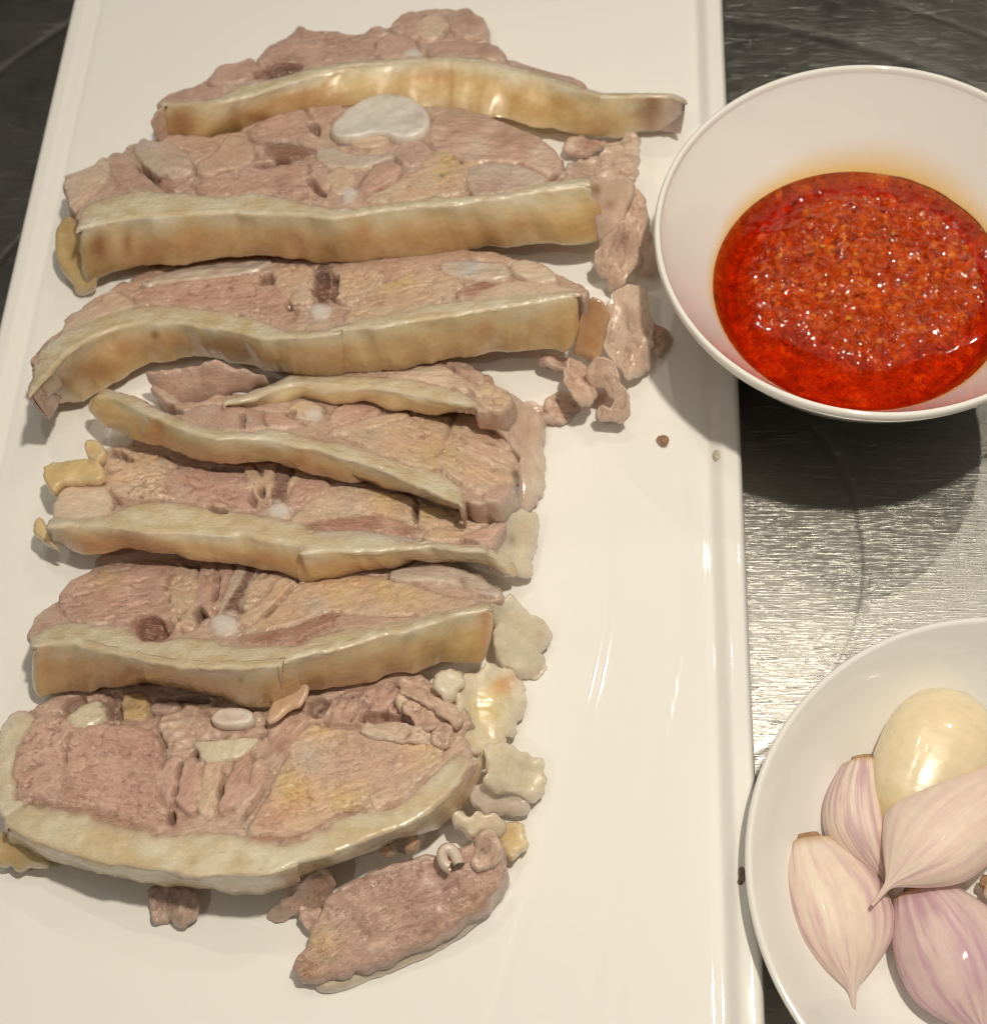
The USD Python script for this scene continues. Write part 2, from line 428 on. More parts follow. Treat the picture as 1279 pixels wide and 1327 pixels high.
class Face:
    """The cut face of a slice: one continuous slab whose top carries all its muscles, membranes and cartilage; each is then split off as a part of its own."""

    def __init__(self, parent, plane, outline, cut, thick=11, body="body", name="meat_base", tuck=True):
        self.tuck = tuck
        SEED[0] += 1
        self.parent, self.plane, self.outline, self.cut, self.thick, self.body, self.name, self.seed, self.parts, self.pits = parent, plane, outline, cut, thick, body, name, SEED[0], [], []

    def add(self, name, outline, pal, mat="meat", dz=0.6, r=1.0, fib=0.0, ridge=0.22, lump=0.5, dome=0.0, smooth=1, rag=0.5, slits=0.0, blobs=(), rim=0.3, label=None, wave=3.0, soft=0.9, crev=0.55, edge="pale", **_):
        SEED[0] += 1
        self.parts.append(dict(name=name, poly=ragged(outline_of(self.plane, outline, 0.0), smooth, rag, 0.4, SEED[0]).buffer(0.0004), pal=pal, mat=mat, dz=dz, r=r, fib=fib, ridge=ridge, lump=lump, dome=dome, slits=slits, blobs=blobs, rim=rim, label=label, wave=wave, soft=soft, crev=crev, edge=edge, seed=SEED[0]))

    def pit(self, outline, depth=2.0):
        """A hollow between the muscles, open to below, its shade painted into the colour."""
        SEED[0] += 1
        self.pits.append((ragged(outline_of(self.plane, outline, 0.0), 1, 0.5, 0.3, SEED[0]), depth, SEED[0]))

    def build(self, g=0.42):
        mm, seed, pl = 0.001, self.seed, self.plane
        px = pts(self.outline)
        back = np.c_[px[:, 0].mean() + (px[:, 0] - px[:, 0].mean()) * 0.88, px[:, 1] - 16]  # the part that lies tucked under the slice behind
        poly = biggest(shapely.union_all([ragged(outline_of(pl, px, 0.0), 1, 1.1, g, seed), ragged(outline_of(pl, back, 0.0), 1, 1.1, g, seed + 1)])) if self.tuck else ragged(outline_of(pl, px, 0.0), 1, 1.1, g, seed)
        poly = biggest(shapely.union_all([poly] + [p["poly"] for p in self.parts if p["poly"].intersects(poly)]).buffer(0.0003).buffer(-0.0003))
        if self.cut:
            poly = biggest(poly.difference(front_of(pl, self.cut, 0.0)))
        poly = biggest(Polygon(poly.exterior))
        xy, tri, nb, d = fill(poly, g, seed)
        h, _, w = grain_height(xy, d, 10, 0.2, 0.5, 4.0, 0.3, seed)
        h += -0.0004
        p3 = np.c_[xy, np.zeros(len(xy))]
        col = paint(p3 + [0, 0, 0.015], self.body, seed)
        owner = np.full(len(xy), -1)
        for k, p in enumerate(self.parts):
            edge = along(np.array(p["poly"].exterior.coords)[:-1], step=0.00015, closed=True)
            sd = cKDTree(edge).query(xy)[0]
            inside = shapely.contains_xy(p["poly"], xy[:, 0], xy[:, 1])
            sd = np.where(inside, sd, -sd)
            near = sd > -0.003
            q, s_ = xy[near], sd[near]
            zz, dark, ww = grain_height(q, np.maximum(s_, 0), p["fib"], p["ridge"], p["lump"] * 0.45, p["wave"], p["slits"], p["seed"])
            t = np.clip(s_ / (p["r"] * 1.1 * mm), 0, 1)
            zz = zz + 0.40 * p["dz"] * mm * np.sqrt(1 - (1 - t) ** 2) - 0.0001 + (p["dome"] * mm * smoothstep(s_ / max(s_.max(), 1e-6)) if p["dome"] else 0)
            wz = smoothstep((s_ + 0.25 * mm) / (0.6 * mm))
            hh = h[near] * (1 - wz) + zz * wz
            o3 = np.full(len(q), p["seed"] * 1.3)
            mask = smoothstep(0.40 + 4.5 * fbm(np.c_[q / 0.0035, o3], 2, p["seed"] + 20))
            groove = np.exp(-(((s_ + 0.1 * mm) / (0.32 * mm)) ** 2)) * mask
            h[near] = hh - p["crev"] * 2.0 * mm * groove
            c = paint(np.c_[q, pl.z(q[:, 0], q[:, 1])], p["pal"], p["seed"], p["blobs"])
            c = c * (1 - 0.6 * dark[:, None]) + alb(110, 70, 54) * 0.6 * dark[:, None]
            e = PAL[p["edge"]][0]
            wr = (p["rim"] * np.exp(-np.maximum(s_, 0) / (1.0 * mm)) * (1 - mask) * 1.3)[:, None]
            c = c * (1 - wr) + e * wr
            wc = smoothstep((s_ + (0.4 + 0.8 * fbm(np.c_[q / 0.002, o3], 3, p["seed"] + 21)) * p["soft"] * mm) / (1.1 * p["soft"] * mm))[:, None]
            cc = col[near] * (1 - wc) + c * wc
            gw = (0.75 * p["crev"] * groove)[:, None]
            col[near] = cc * (1 - gw) + alb(96, 60, 46) * gw
            own = owner[near]
            own[s_ > 0] = k
            owner[near] = own
        for poly_, depth, sd_ in self.pits:
            edge = along(np.array(poly_.exterior.coords)[:-1], step=0.00015, closed=True)
            s_ = cKDTree(edge).query(xy)[0]
            s_ = np.where(shapely.contains_xy(poly_, xy[:, 0], xy[:, 1]), s_, -s_)
            w = smoothstep((s_ + 0.35 * mm) / (0.8 * mm))
            h = h - w * depth * mm * (1 + 0.8 * fbm(np.c_[xy / 0.0015, np.full(len(xy), sd_)], 2, sd_))
            w = (0.7 * w)[:, None]
            col = col * (1 - w) + alb(104, 66, 50) * w
        t = np.clip(d / (0.9 * mm), 0, 1)
        drop = 0.9 * mm * 0.75 * (1 - np.sqrt(1 - (1 - t) ** 2))
        if self.cut:
            dc = cKDTree(cut_line(pl, self.cut)[:, :2]).query(xy)[0]
            drop, h = drop * (0.55 + 0.45 * smoothstep(dc / 0.0016)), h * (0.25 + 0.75 * smoothstep(dc / 0.0016))
        z = pl.z(xy[:, 0], xy[:, 1]) + h - drop
        thick = np.full(nb, float(self.thick))
        if self.cut:  # the skin closes the front: no wall of meat behind it
            thick[cKDTree(cut_line(pl, self.cut)[:, :2]).query(xy[:nb])[0] < 0.0008] = 1.0
        nt, v, f = solid(xy, tri, nb, z, 0.9, thick, 0.7, 0.3, seed)
        nv = normals(v, f)
        vcol = paint(v, self.body, seed + 5)
        vcol[:nt] = col
        vcol[nt : nt + nb] = 0.5 * vcol[nt : nt + nb] + 0.5 * col[:nb]
        if self.cut:
            fr_ = np.where(thick < 2)[0]
            for row_ in range((len(v) - nt - (len(xy) - nb)) // nb):
                vcol[nt + row_ * nb + fr_] = col[fr_]
        top_owner = np.r_[owner, np.full(len(v) - nt, -1)]
        fo = np.sort(top_owner[f], axis=1)[:, 1]
        fo = np.where((f < nt).all(1), fo, -1)
        for k in range(-1, len(self.parts)):
            sel = f[fo == k]
            if not len(sel):
                continue
            ids = np.unique(sel)
            back = np.zeros(len(v), int)
            back[ids] = np.arange(len(ids))
            p = self.parts[k] if k >= 0 else dict(name=self.name, mat="meat", fib=10, seed=seed, label=None)
            ca, sa = math.cos(math.radians(p["fib"])), math.sin(math.radians(p["fib"]))
            vv = v[ids]
            put(p["name"], vv, back[sel], p["mat"], self.parent, vcol[ids], np.c_[(vv[:, :2] @ [ca, sa]) / mm + p["seed"] * 3.7, (vv[:, :2] @ [-sa, ca]) / mm, vv[:, 2] / mm], n=nv[ids], label=p["label"])


def strip(parent, plane, F, T, B, zB, pal_fat="cream", pal_skin="amber", patches=(), seed=1, under=7.0, bulge=0.8, fold=0.5, skin_label=None, step=0.4):
    """The fat layer and the skin of one slice: F fat's inner edge and T its outer edge on the cut face, B the skin's lower edge at height zB (mm)."""
    mm = 0.001
    t3 = cut_line(plane, T)
    f3 = t3 + [0, 0.0016, -0.0011]
    t3 = t3 + [0, -0.0003, -0.00022]
    bp = chaikin(pts(B), 2, False)
    s = np.r_[0, np.cumsum(np.linalg.norm(np.diff(bp, axis=0), axis=1))]
    zb = np.interp(s / s[-1], np.linspace(0, 1, len(zB)), zB) * mm
    b3 = at(bp, zb)
    L = np.linalg.norm(np.diff(t3, axis=0), axis=1).sum()
    n = int(L / (step * mm))
    f3, t3, b3 = along(f3, n), along(t3, n), along(b3, n)
    b3[:, 1] += fbm(np.c_[np.arange(n) * step / 5.0, np.zeros(n), np.full(n, seed)], 4, seed + 1) * 0.0020
    nf, nbk, nu = 9, 22, 6
    secs = []
    a = np.linspace(0, 1, nf, endpoint=False)[:, None, None]
    secs.append(f3 * (1 - a) + t3 * a)
    a = np.linspace(0, 1, nbk, endpoint=False)[:, None, None]
    front = t3 * (1 - a) + b3 * a
    out = b3 - t3
    nrm = np.cross(t3[-1] - t3[0], out)
    nrm /= np.linalg.norm(nrm, axis=1, keepdims=True)
    nrm *= np.where(nrm[:, 1:2] > 0, -1, 1)
    front = front + nrm * (bulge * mm) * np.sin(np.pi * a)
    secs.append(front)
    q = b3 + np.array([0, under * 0.6 * mm, 0.0005])
    q[:, 2] = np.maximum(q[:, 2], 0.0003)
    k = np.minimum(f3 - [0, 0, under * mm], f3 - [0, 0, 0.002])
    k[:, 2] = np.maximum(k[:, 2], 0.0004)
    a = np.linspace(0, 1, nu, endpoint=False)[:, None, None]
    secs.append(b3 * (1 - a) + q * a)
    secs.append(q * (1 - a) + k * a)
    a = np.linspace(0, 1, 4, endpoint=False)[:, None, None]
    secs.append(k * (1 - a) + f3 * a)
    G = np.vstack(secs)  # rows x n x 3
    for _ in range(3):
        G[1:] = 0.25 * np.roll(G, 1, 0)[1:] + 0.5 * G[1:] + 0.25 * np.roll(G, -1, 0)[1:]
    e = np.minimum(np.arange(n), np.arange(n)[::-1]) * step / 2.2
    e = (0.35 + 0.65 * np.sqrt(1 - (1 - np.clip(e, 0, 1)) ** 2))[None, :, None]
    ctr = G.mean(0, keepdims=True)
    G = ctr + (G - ctr) * e
    m = len(G)
    rr, cc = np.meshgrid(np.arange(m), np.arange(n - 1), indexing="ij")
    r2 = (rr + 1) % m
    quad = np.stack([rr * n + cc, r2 * n + cc, r2 * n + cc + 1, rr * n + cc + 1], -1).reshape(-1, 4)
    v = G.reshape(-1, 3)
    tri = np.vstack([quad[:, [0, 1, 2]], quad[:, [0, 2, 3]]])
    rowtri = np.r_[quad[:, 0] // n, quad[:, 0] // n]
    nv = normals(v, tri)
    if (nv[: nf * n, 2].mean()) < 0:
        tri, nv = tri[:, ::-1], -nv
    row = np.repeat(np.arange(m), n)
    S = np.tile(np.arange(n) * step, m)
    tt = np.clip((row - nf) / nbk, 0, 1)
    skin = ((row >= nf) & (row <= nf + nbk)).astype(float)
    fatm = (row < nf).astype(float)
    disp = 1.3 * fold * fbm(np.c_[S / 6.0, tt * 1.2, np.full(len(S), seed)], 2, seed + 2) * 2 * skin * smoothstep(tt * 5) + 0.10 * fbm(np.c_[S / 2.5, tt * 2.5, np.full(len(S), seed)], 3, seed + 3) * skin
    v = v + nv * (disp * mm)[:, None]
    v[:, 2] = np.maximum(v[:, 2], 0.0003)
    # end caps
    tri = np.vstack([tri, *[np.array([[e, (i + 1) * n + e, i * n + e] if (e == 0) else [e, i * n + e, (i + 1) * n + e] for i in range(1, m - 1)]) for e in (0, n - 1)]])
    rowtri = np.r_[rowtri, np.tile(np.arange(1, m - 1), 2)]
    nv = normals(v, tri)
    fa, fb = PAL[pal_fat]
    sa, sb = PAL[pal_skin]
    t1 = smoothstep(0.5 + 1.6 * fbm(np.c_[S / 6, row / 9, np.full(len(S), seed)], 3, seed + 5))[:, None]
    t2 = smoothstep(0.5 + 1.8 * fbm(np.c_[S / 6.5, tt * 3.0, np.full(len(S), seed)], 3, seed + 6))[:, None]
    w = smoothstep((tt * 22 + 0.5 + 6.0 * fbm(np.c_[S / 6, tt * 2.0, np.full(len(S), seed)], 3, seed + 8)) / 11)[:, None]
    w = np.where(row[:, None] >= nf, w, 0.0)
    pk = (0.55 * smoothstep((2.0 + 3.0 * fbm(np.c_[S / 4, row / 6, np.full(len(S), seed)], 3, seed + 15) - row) / 4) * fatm)[:, None]
    col = ((fa * (1 - t1) + fb * t1) * (1 - pk) + PAL["pale"][0] * pk) * (1 - w) + (sa * (1 - t2) + sb * t2) * w
    p = pix(v)
    for x, y, rx, ry, c, kk in patches:
        c = PAL[c][0] if isinstance(c, str) else np.asarray(c)
        d = np.hypot((p[:, 0] - x) / rx, (p[:, 1] - y) / ry) + 0.9 * fbm(np.c_[S / 4.0, tt * 3.0, np.full(len(S), seed)], 3, seed + 11)
        g = (min(1.0, kk * 1.25) * np.exp(-np.maximum(d, 0) ** 2 * 1.3) * np.where(row >= nf, 1, 0.4))[:, None]
        col = col * (1 - g) + c * g
    grain = np.c_[S + seed * 11.3, row * 0.75, np.full(len(S), 0.0)]
    for nm, mt, lo, hi in (("skin", "skin", -1, 999),):
        sel = tri[(rowtri >= lo) & (rowtri < hi)]
        ids = np.unique(sel)
        back = np.zeros(len(v), int)
        back[ids] = np.arange(len(ids))
        put(nm, v[ids], back[sel], mt, parent, col[ids], grain[ids], n=nv[ids], label=skin_label if nm == "skin" else None)
# ------------------------------------------------------------------ setting: steel table, plate, bowl, dish
def porcelain(name, tone=None, base=(0.80, 0.79, 0.76)):
    nodes = {"tc": ("texture_coordinate", {}), "n": ("noise_texture", {"scale": 60.0, "detail": 3.0}), "n2": ("noise_texture", {"scale": 900.0, "detail": 2.0}),
             "r": ("map_range", {"from_min": 0.35, "from_max": 0.7, "to_min": 0.025, "to_max": 0.05}), "b": ("bump", {"strength": 0.4, "distance": 0.00006}),
             "p": ("principled_bsdf", {"base_color": base, "specular_ior_level": 0.5, "coat_weight": 0.12, "coat_roughness": 0.05, "subsurface_weight": 0.12, "subsurface_scale": 0.002, "subsurface_radius": (1.0, 0.9, 0.75)})}
    links = [("tc.object", "n.vector"), ("tc.object", "n2.vector"), ("n.fac", "r.value"), ("r.result", "p.roughness"), ("n.fac", "b.height"), ("b.normal", "p.normal")]
    if tone:
        nodes["t"] = ("attribute", {"attribute": "tone"})
        links.append(("t.color", "p.base_color"))
    usdkit.material(stage, "/World/Looks/" + name, nodes, links, surface="p.BSDF")


porcelain("porcelain")
porcelain("tinted_porcelain", tone=True)

RC = np.array([-0.001, 0.131])
nodes = {"g": ("geometry", {}), "off": ("mapping", {"location": (0.001, -0.131, 0.0)}), "p": ("principled_bsdf", {"metallic": 1.0}), "br": ("bump", {"strength": 1.0, "distance": 0.000018})}
links = [("g.position", "off.vector")]
prev = None
for k, (ang, sx, sy, lo, hi, amt) in enumerate([(0.08, 90, 3200, 0.56, 0.68, 0.45), (-0.22, 140, 2800, 0.58, 0.68, 0.9), (0.9, 120, 3000, 0.60, 0.70, 0.8), (-0.75, 150, 2600, 0.60, 0.70, 0.8), (0.25, 60, 1500, 0.64, 0.70, 1.6), (1.5, 120, 3000, 0.60, 0.70, 0.7), (-0.45, 70, 1700, 0.65, 0.71, 1.6)]):
    nodes |= {f"m{k}": ("mapping", {"rotation": (0, 0, ang), "scale": (sx, sy, 1)}), f"n{k}": ("noise_texture", {"scale": 1.0, "detail": 2.0, "roughness": 0.6}),
              f"r{k}": ("map_range", {"from_min": lo, "from_max": hi, "to_min": 0.0, "to_max": amt, "clamp": True})}
    links += [("off.vector", f"m{k}.vector"), (f"m{k}.vector", f"n{k}.vector"), (f"n{k}.fac", f"r{k}.value")]
    if prev:
        nodes[f"a{k}"] = ("math", {"math_type": "add"})
        links += [(prev, f"a{k}.value1"), (f"r{k}.result", f"a{k}.value2")]
        prev = f"a{k}.value"
    else:
        prev = f"r{k}.result"
nodes |= {"big": ("noise_texture", {"scale": 16.0, "detail": 5.0, "roughness": 0.65}), "rough": ("map_range", {"from_min": 0.3, "from_max": 0.7, "to_min": 0.28, "to_max": 0.40}),
          "col": ("rgb_ramp", {"ramp": [(0.3, (0.26, 0.255, 0.24)), (0.55, (0.31, 0.305, 0.285)), (0.75, (0.36, 0.35, 0.325))]})}
links += [("off.vector", "big.vector"), ("big.fac", "rough.value"), ("rough.result", "p.roughness"), ("big.fac", "col.fac"), ("col.color", "p.base_color"), (prev, "br.height"), ("br.normal", "p.normal")]
usdkit.material(stage, "/World/Looks/scratched_steel", nodes, links, surface="p.BSDF")


def revolve(profile, n=160, center=(0, 0), wob=0.0):
    p = np.asarray(profile, float)
    a = np.arange(n) * 2 * np.pi / n
    v = np.stack([p[:, 0, None] * np.cos(a) + center[0], p[:, 0, None] * np.sin(a) + center[1], np.repeat(p[:, 1, None], n, 1)], -1).reshape(-1, 3)
    i, j = np.meshgrid(np.arange(len(p) - 1), np.arange(n), indexing="ij")
    k = (j + 1) % n
    q = np.stack([i * n + j, i * n + k, (i + 1) * n + k, (i + 1) * n + j], -1).reshape(-1, 4)
    return v, q


def curve(points, n=12):
    p = chaikin(np.asarray(points, float), 3, False)
    return p


TZ = -0.014
prof = [(0.0002, 0)]
for rad, dep, wid in ((0.051, -0.00035, 0.0018), (0.128, 0.0, 0.001), (0.150, -0.00035, 0.0030), (0.166, -0.0002, 0.0018), (0.210, -0.00035, 0.0026)):
    prof += [(rad - wid, 0), (rad - wid * 0.4, dep), (rad + wid * 0.4, dep), (rad + wid, 0)]
prof += [(0.6, 0.0), (1.2, 0.0)]
prof = [(r, z + TZ) for r, z in prof]
v, q = revolve(prof, 256, RC)
q = q[:, ::-1]
table = put("steel_table", v, q, "scratched_steel")
tag(table, "scratched stainless steel table top with pressed rings around the white plate", kind="structure")

# plate: a grid with a raised border, two swirling pressed lines and outer walls
PX0, PX1, PY0, PY1 = -0.1372, 0.0240, -0.020, 0.330


def plate_lines():
    a = pts("I 700,420 735,490 758,550 778,610 787,700 784,800 767,890 740,980 711,1080 688,1160 659,1250 640,1310 625,1380")
    b = pts("I 858,500 875,580 884,640 887,745 878,845 863,930 840,1020 817,1095 793,1155 776,1240 760,1330 750,1400")
    c = pts("I 840,1040 822,1165 805,1250 800,1330")
    d = pts("I 840,0 822,60 800,120 770,200")
    return [chaikin(at(x, 0.0)[:, :2], 3, False) for x in (a, b, c, d)]


def plate():
    xs = np.r_[np.linspace(PX0, PX0 + 0.009, 19), np.arange(PX0 + 0.0099, PX1 - 0.009, 0.0009), np.linspace(PX1 - 0.009, PX1, 19)]
    ys = np.r_[np.linspace(PY0, PY0 + 0.009, 10), np.arange(PY0 + 0.0102, PY1 - 0.009, 0.0010), np.linspace(PY1 - 0.009, PY1, 10)]
    X, Y = np.meshgrid(xs, ys)
    d = np.minimum(np.minimum(X - PX0, PX1 - X), np.minimum(Y - PY0, PY1 - Y))
    Z = 0.0016 * (1 - smoothstep((d - 0.0034) / 0.0028)) - 0.0011 * (1 - np.sqrt(np.clip(1 - (1 - np.clip(d / 0.0014, 0, 1)) ** 2, 0, 1))) - 0.00030 * np.exp(-((d - 0.0066) / 0.0008) ** 2)
    L = plate_lines()
    P = np.stack([X.ravel(), Y.ravel()], 1)
    for k, (ln, amp, wd) in enumerate(zip(L, (0.00022, 0.00014, 0.00008, 0.00006), (0.0011, 0.0012, 0.0012, 0.002))):
        dd = cKDTree(along(ln, step=0.0003)).query(P)[0].reshape(X.shape)
        Z -= amp * np.exp(-((dd / wd) ** 2))
    Z += 0.00006 * fbm(np.stack([X / 0.03, Y / 0.05, np.zeros_like(X)], -1), 2, 5)
    v = np.stack([X, Y, Z], -1).reshape(-1, 3)
    ny, nx = X.shape
    i, j = np.meshgrid(np.arange(ny - 1), np.arange(nx - 1), indexing="ij")
    q = np.stack([i * nx + j, i * nx + j + 1, (i + 1) * nx + j + 1, (i + 1) * nx + j], -1).reshape(-1, 4)
    border = np.r_[np.arange(nx), np.arange(1, ny) * nx + nx - 1, (ny - 1) * nx + np.arange(nx - 2, -1, -1), np.arange(ny - 2, 0, -1) * nx]
    rim = v[border]
    mid = np.array([(PX0 + PX1) / 2, (PY0 + PY1) / 2])
    half = np.array([(PX1 - PX0) / 2, (PY1 - PY0) / 2])
    vs, qs, last = [v], [q], border
    count = len(v)
    for inset, z in ((-0.0003, -0.0005), (0.0002, -0.0022), (0.0025, -0.0060), (0.0070, -0.0095), (0.0120, -0.0112), (0.0125, -0.0136), (0.0300, -0.0136)):
        w = np.c_[mid + (rim[:, :2] - mid) * ((half - inset) / half), np.full(len(rim), z)]
        ids = np.arange(len(rim)) + count
        vs.append(w)
        qs.append(np.stack([last, ids, np.roll(ids, -1), np.roll(last, -1)], 1))
        count, last = count + len(rim), ids
    vs.append(np.array([[*mid, -0.0136]]))
    tri = np.stack([np.full(len(last), count), np.roll(last, -1), last, last], 1)
    return np.vstack(vs), np.vstack(qs + [tri])


v, q = plate()
P_ = put("serving_plate", v, q, "porcelain")
tag(P_, "long white rectangular porcelain plate with raised border, under all the meat slices", "plate")

# ---- bowl
BC = (0.0484, 0.1785)
inner = curve([(0.0002, -0.0065), (0.012, -0.0062), (0.0190, -0.0030), (0.0245, 0.0035), (0.0296, 0.0112), (0.0350, 0.0197), (0.0398, 0.0275), (0.0406, 0.0290)])
lip = curve([(0.0406, 0.0290), (0.0409, 0.0301), (0.0414, 0.0304), (0.0420, 0.0301), (0.0422, 0.0288), (0.0414, 0.0270)])
outer = curve([(0.0414, 0.0270), (0.0375, 0.0200), (0.0315, 0.0098), (0.0250, 0.0006), (0.0185, -0.0060), (0.0156, -0.0085)])
foot = [(0.0154, -0.0092), (0.0152, -0.0132), (0.0148, -0.0137), (0.0135, -0.0137), (0.0130, -0.0130), (0.0128, -0.0095), (0.0002, -0.0095)]
v, q = revolve(np.vstack([inner, lip[1:], outer[1:], foot]), 200, BC)
rad = np.hypot(v[:, 0] - BC[0], v[:, 1] - BC[1])
ang = np.arctan2(v[:, 1] - BC[1], v[:, 0] - BC[0])
film = np.clip(1 - (v[:, 2] - 0.0113) / (0.0025 + 0.0050 * np.exp(-((ang - 1.3) / 0.8) ** 2) + 0.002 * fbm(np.c_[np.cos(ang) * 3, np.sin(ang) * 3, ang * 0], 3, 3)), 0, 1) ** 1.4  # orange tint on the inner wall, fading upward from the sauce line
film *= (np.arange(len(v)) < len(inner) * 200)
col = np.array([0.80, 0.79, 0.76]) * (1 - film[:, None]) + np.array([0.78, 0.52, 0.17]) * film[:, None]
bowl = thing("sauce_bowl", "small round white porcelain bowl holding red chilli oil, overlapping the plate's right edge", "bowl")
split = (len(inner) + len(lip) - 1 + len(outer) - 1)
nv = normals(v, np.vstack([q[:, [0, 2, 1]], q[:, [0, 3, 2]]]))
q = q[:, ::-1]
fr = q.min(1) // 200
for nm, sel in (("bowl_body", fr < split), ("foot_ring", fr >= split)):
    qq = q[sel]
    ids = np.unique(qq)
    back = np.zeros(len(v), int)
    back[ids] = np.arange(len(ids))
    n_ = normals(v, np.vstack([q[:, [0, 1, 2]], q[:, [0, 2, 3]]]))
    put(nm, v[ids], back[qq], "tinted_porcelain", bowl, col[ids], n=n_[ids])

# ---- chilli oil
usdkit.material(stage, "/World/Looks/chilli_oil", {
    "t": ("transparent_bsdf", {"color": (1.0, 0.93, 0.80)}), "g": ("glossy_bsdf", {"color": (1, 1, 1), "roughness": 0.07}), "f": ("fresnel", {"IOR": 1.47}),
    "m": ("mix_closure", {}), "v": ("absorption_volume", {"color": (0.995, 0.62, 0.02), "density": 500.0}),
    "tc": ("texture_coordinate", {}), "n": ("noise_texture", {"scale": 700.0, "detail": 2.0}), "at": ("attribute", {"attribute": "tone"}), "mh": ("math", {"math_type": "multiply"}), "b": ("bump", {"strength": 1.0, "distance": 0.00022})},
    [("tc.object", "n.vector"), ("n.fac", "mh.value1"), ("at.fac", "mh.value2"), ("mh.value", "b.height"), ("b.normal", "g.normal"), ("f.fac", "m.fac"), ("t.BSDF", "m.closure1"), ("g.BSDF", "m.closure2")], surface="m.closure", volume="v.volume")
organic("chilli_paste", 0.34, 0.5, 0.15, 0.0004, fine=(1.2, 1.2, 1.2), vary=0.9, wet=0.0008)
SZ, SR = 0.0112, 0.0296


def sauce_field(X, Y):
    """How much the coarse paste stands above the oil (0..1) at points relative to the bowl's centre."""
    d = np.hypot((X - 0.003) / 0.0268, (Y - 0.0050) / 0.0238) + 0.22 * fbm(np.stack([X / 0.008, Y / 0.008, X * 0], -1), 3, 21)
    return smoothstep((1.08 - d) / 0.34)


def disc(rmax, step):
    rs = np.arange(step, rmax + step * 0.5, step)
    rows = [np.zeros((1, 2))] + [np.stack([r * np.cos(a), r * np.sin(a)], 1) for r in rs for a in [np.arange(max(6, int(2 * np.pi * r / step))) * 2 * np.pi / max(6, int(2 * np.pi * r / step))]]
    xy = np.vstack(rows)
    t = Delaunay(xy).simplices
    a = xy[t]
    fl = np.cross(a[:, 1] - a[:, 0], a[:, 2] - a[:, 0]) < 0
    t[fl] = t[fl][:, ::-1]
    return xy, t, len(rows[-1])


def grains(xy, cell, seed):
    """Rounded grains: height field of a cellular pattern (0..1), the grain's number."""
    rng = np.random.default_rng(seed)
    n = int(4 * SR * SR / cell ** 2)
    c = rng.uniform(-SR, SR, (n, 2))
    d, i = cKDTree(c).query(xy, k=2)
    return np.sqrt(np.clip(1 - (d[:, 0] / (0.62 * cell)) ** 2, 0, 1)), i[:, 0], rng.random(n)


xy, t, nedge = disc(SR, 0.00026)
pf = sauce_field(xy[:, 0], xy[:, 1])
g1, i1, r1 = grains(xy, 0.0017, 4)
g2, i2, r2 = grains(xy, 0.0009, 5)
rr = np.hypot(xy[:, 0], xy[:, 1])
wall = np.interp(rr, [0, 0.012, 0.0190, 0.0245, 0.0296], [-0.0063, -0.0058, -0.0026, 0.0040, 0.0113])
pz = SZ - 0.0042 + pf * 0.0037 + (0.35 + 0.65 * pf) * (0.0009 * g1 * (0.4 + r1[i1]) + 0.0004 * g2 * r2[i2]) + 0.0006 * fbm(np.c_[xy / 0.004, rr * 0], 2, 9)
edge = smoothstep((SR - 0.0018 - rr) / 0.0035)
pz = np.minimum(pz, SZ + 0.0004) * edge + (wall + 0.0001) * (1 - edge)
pz = np.maximum(pz, wall - 0.0004)
top = np.c_[xy + BC, pz]
hue = r1[i1] * 0.7 + 0.3 * r2[i2]
ca, cb, cc = np.array([0.32, 0.040, 0.008]), np.array([0.52, 0.11, 0.018]), np.array([0.70, 0.30, 0.05])
pcol = ca + (cb - ca) * smoothstep(hue / 0.8)[:, None]
pcol = pcol + (cc - pcol) * (smoothstep((hue - 0.78) / 0.15) * 0.8)[:, None]
low = top.copy()
v = np.vstack([top, np.c_[xy + BC, np.minimum(pz - 0.0004, wall + 0.0002)]])
sauce = thing("chilli_sauce", "red chilli oil with crushed chilli filling the white bowl", "sauce")
b = np.arange(len(xy) - nedge, len(xy))
side = np.stack([b, b + len(xy), np.roll(b, -1) + len(xy), np.roll(b, -1)], 1)
tri = np.vstack([t, t[:, ::-1] + len(xy), side[:, [0, 1, 2]], side[:, [0, 2, 3]]])
put("chilli_paste", v, tri, "chilli_paste", sauce, np.vstack([pcol, pcol]), np.c_[v[:, :2] / 0.001, v[:, 2] / 0.001])
# oil body
oz = SZ + 0.00012 * np.exp(-((SR - rr) / 0.0007) ** 2) + 0.00005 * fbm(np.c_[xy / 0.006, rr * 0], 2, 8)
film_z = SZ + 0.0010 + 0.0011 * fbm(np.c_[xy / 0.0026, rr * 0], 2, 10)
oz = oz * (1 - pf) + film_z * pf
rd = np.random.default_rng(77)
for _ in range(430):  # small domes added to the oil surface to catch glints of the lamps
    a_, r_ = rd.uniform(0, 2 * np.pi), SR * 0.95 * math.sqrt(rd.random())
    q_ = np.array([r_ * math.cos(a_), r_ * math.sin(a_)])
    rad_ = rd.uniform(0.0006, 0.0015)
    w_ = np.clip(1 - ((xy - q_) ** 2).sum(1) / rad_ ** 2, 0, 1)
    if w_.any() and pf[w_.argmax()] > 0.45:
        oz = oz + 0.24 * rad_ * w_ ** 1.5
botz = np.minimum(np.maximum(wall - 0.0005, -0.0070), oz - 0.0002)
v = np.vstack([np.c_[xy + BC, oz], np.c_[xy + BC, botz]])
put("chilli_oil", v, tri, "chilli_oil", sauce, np.tile(np.r_[pf, pf][:, None], (1, 3)))
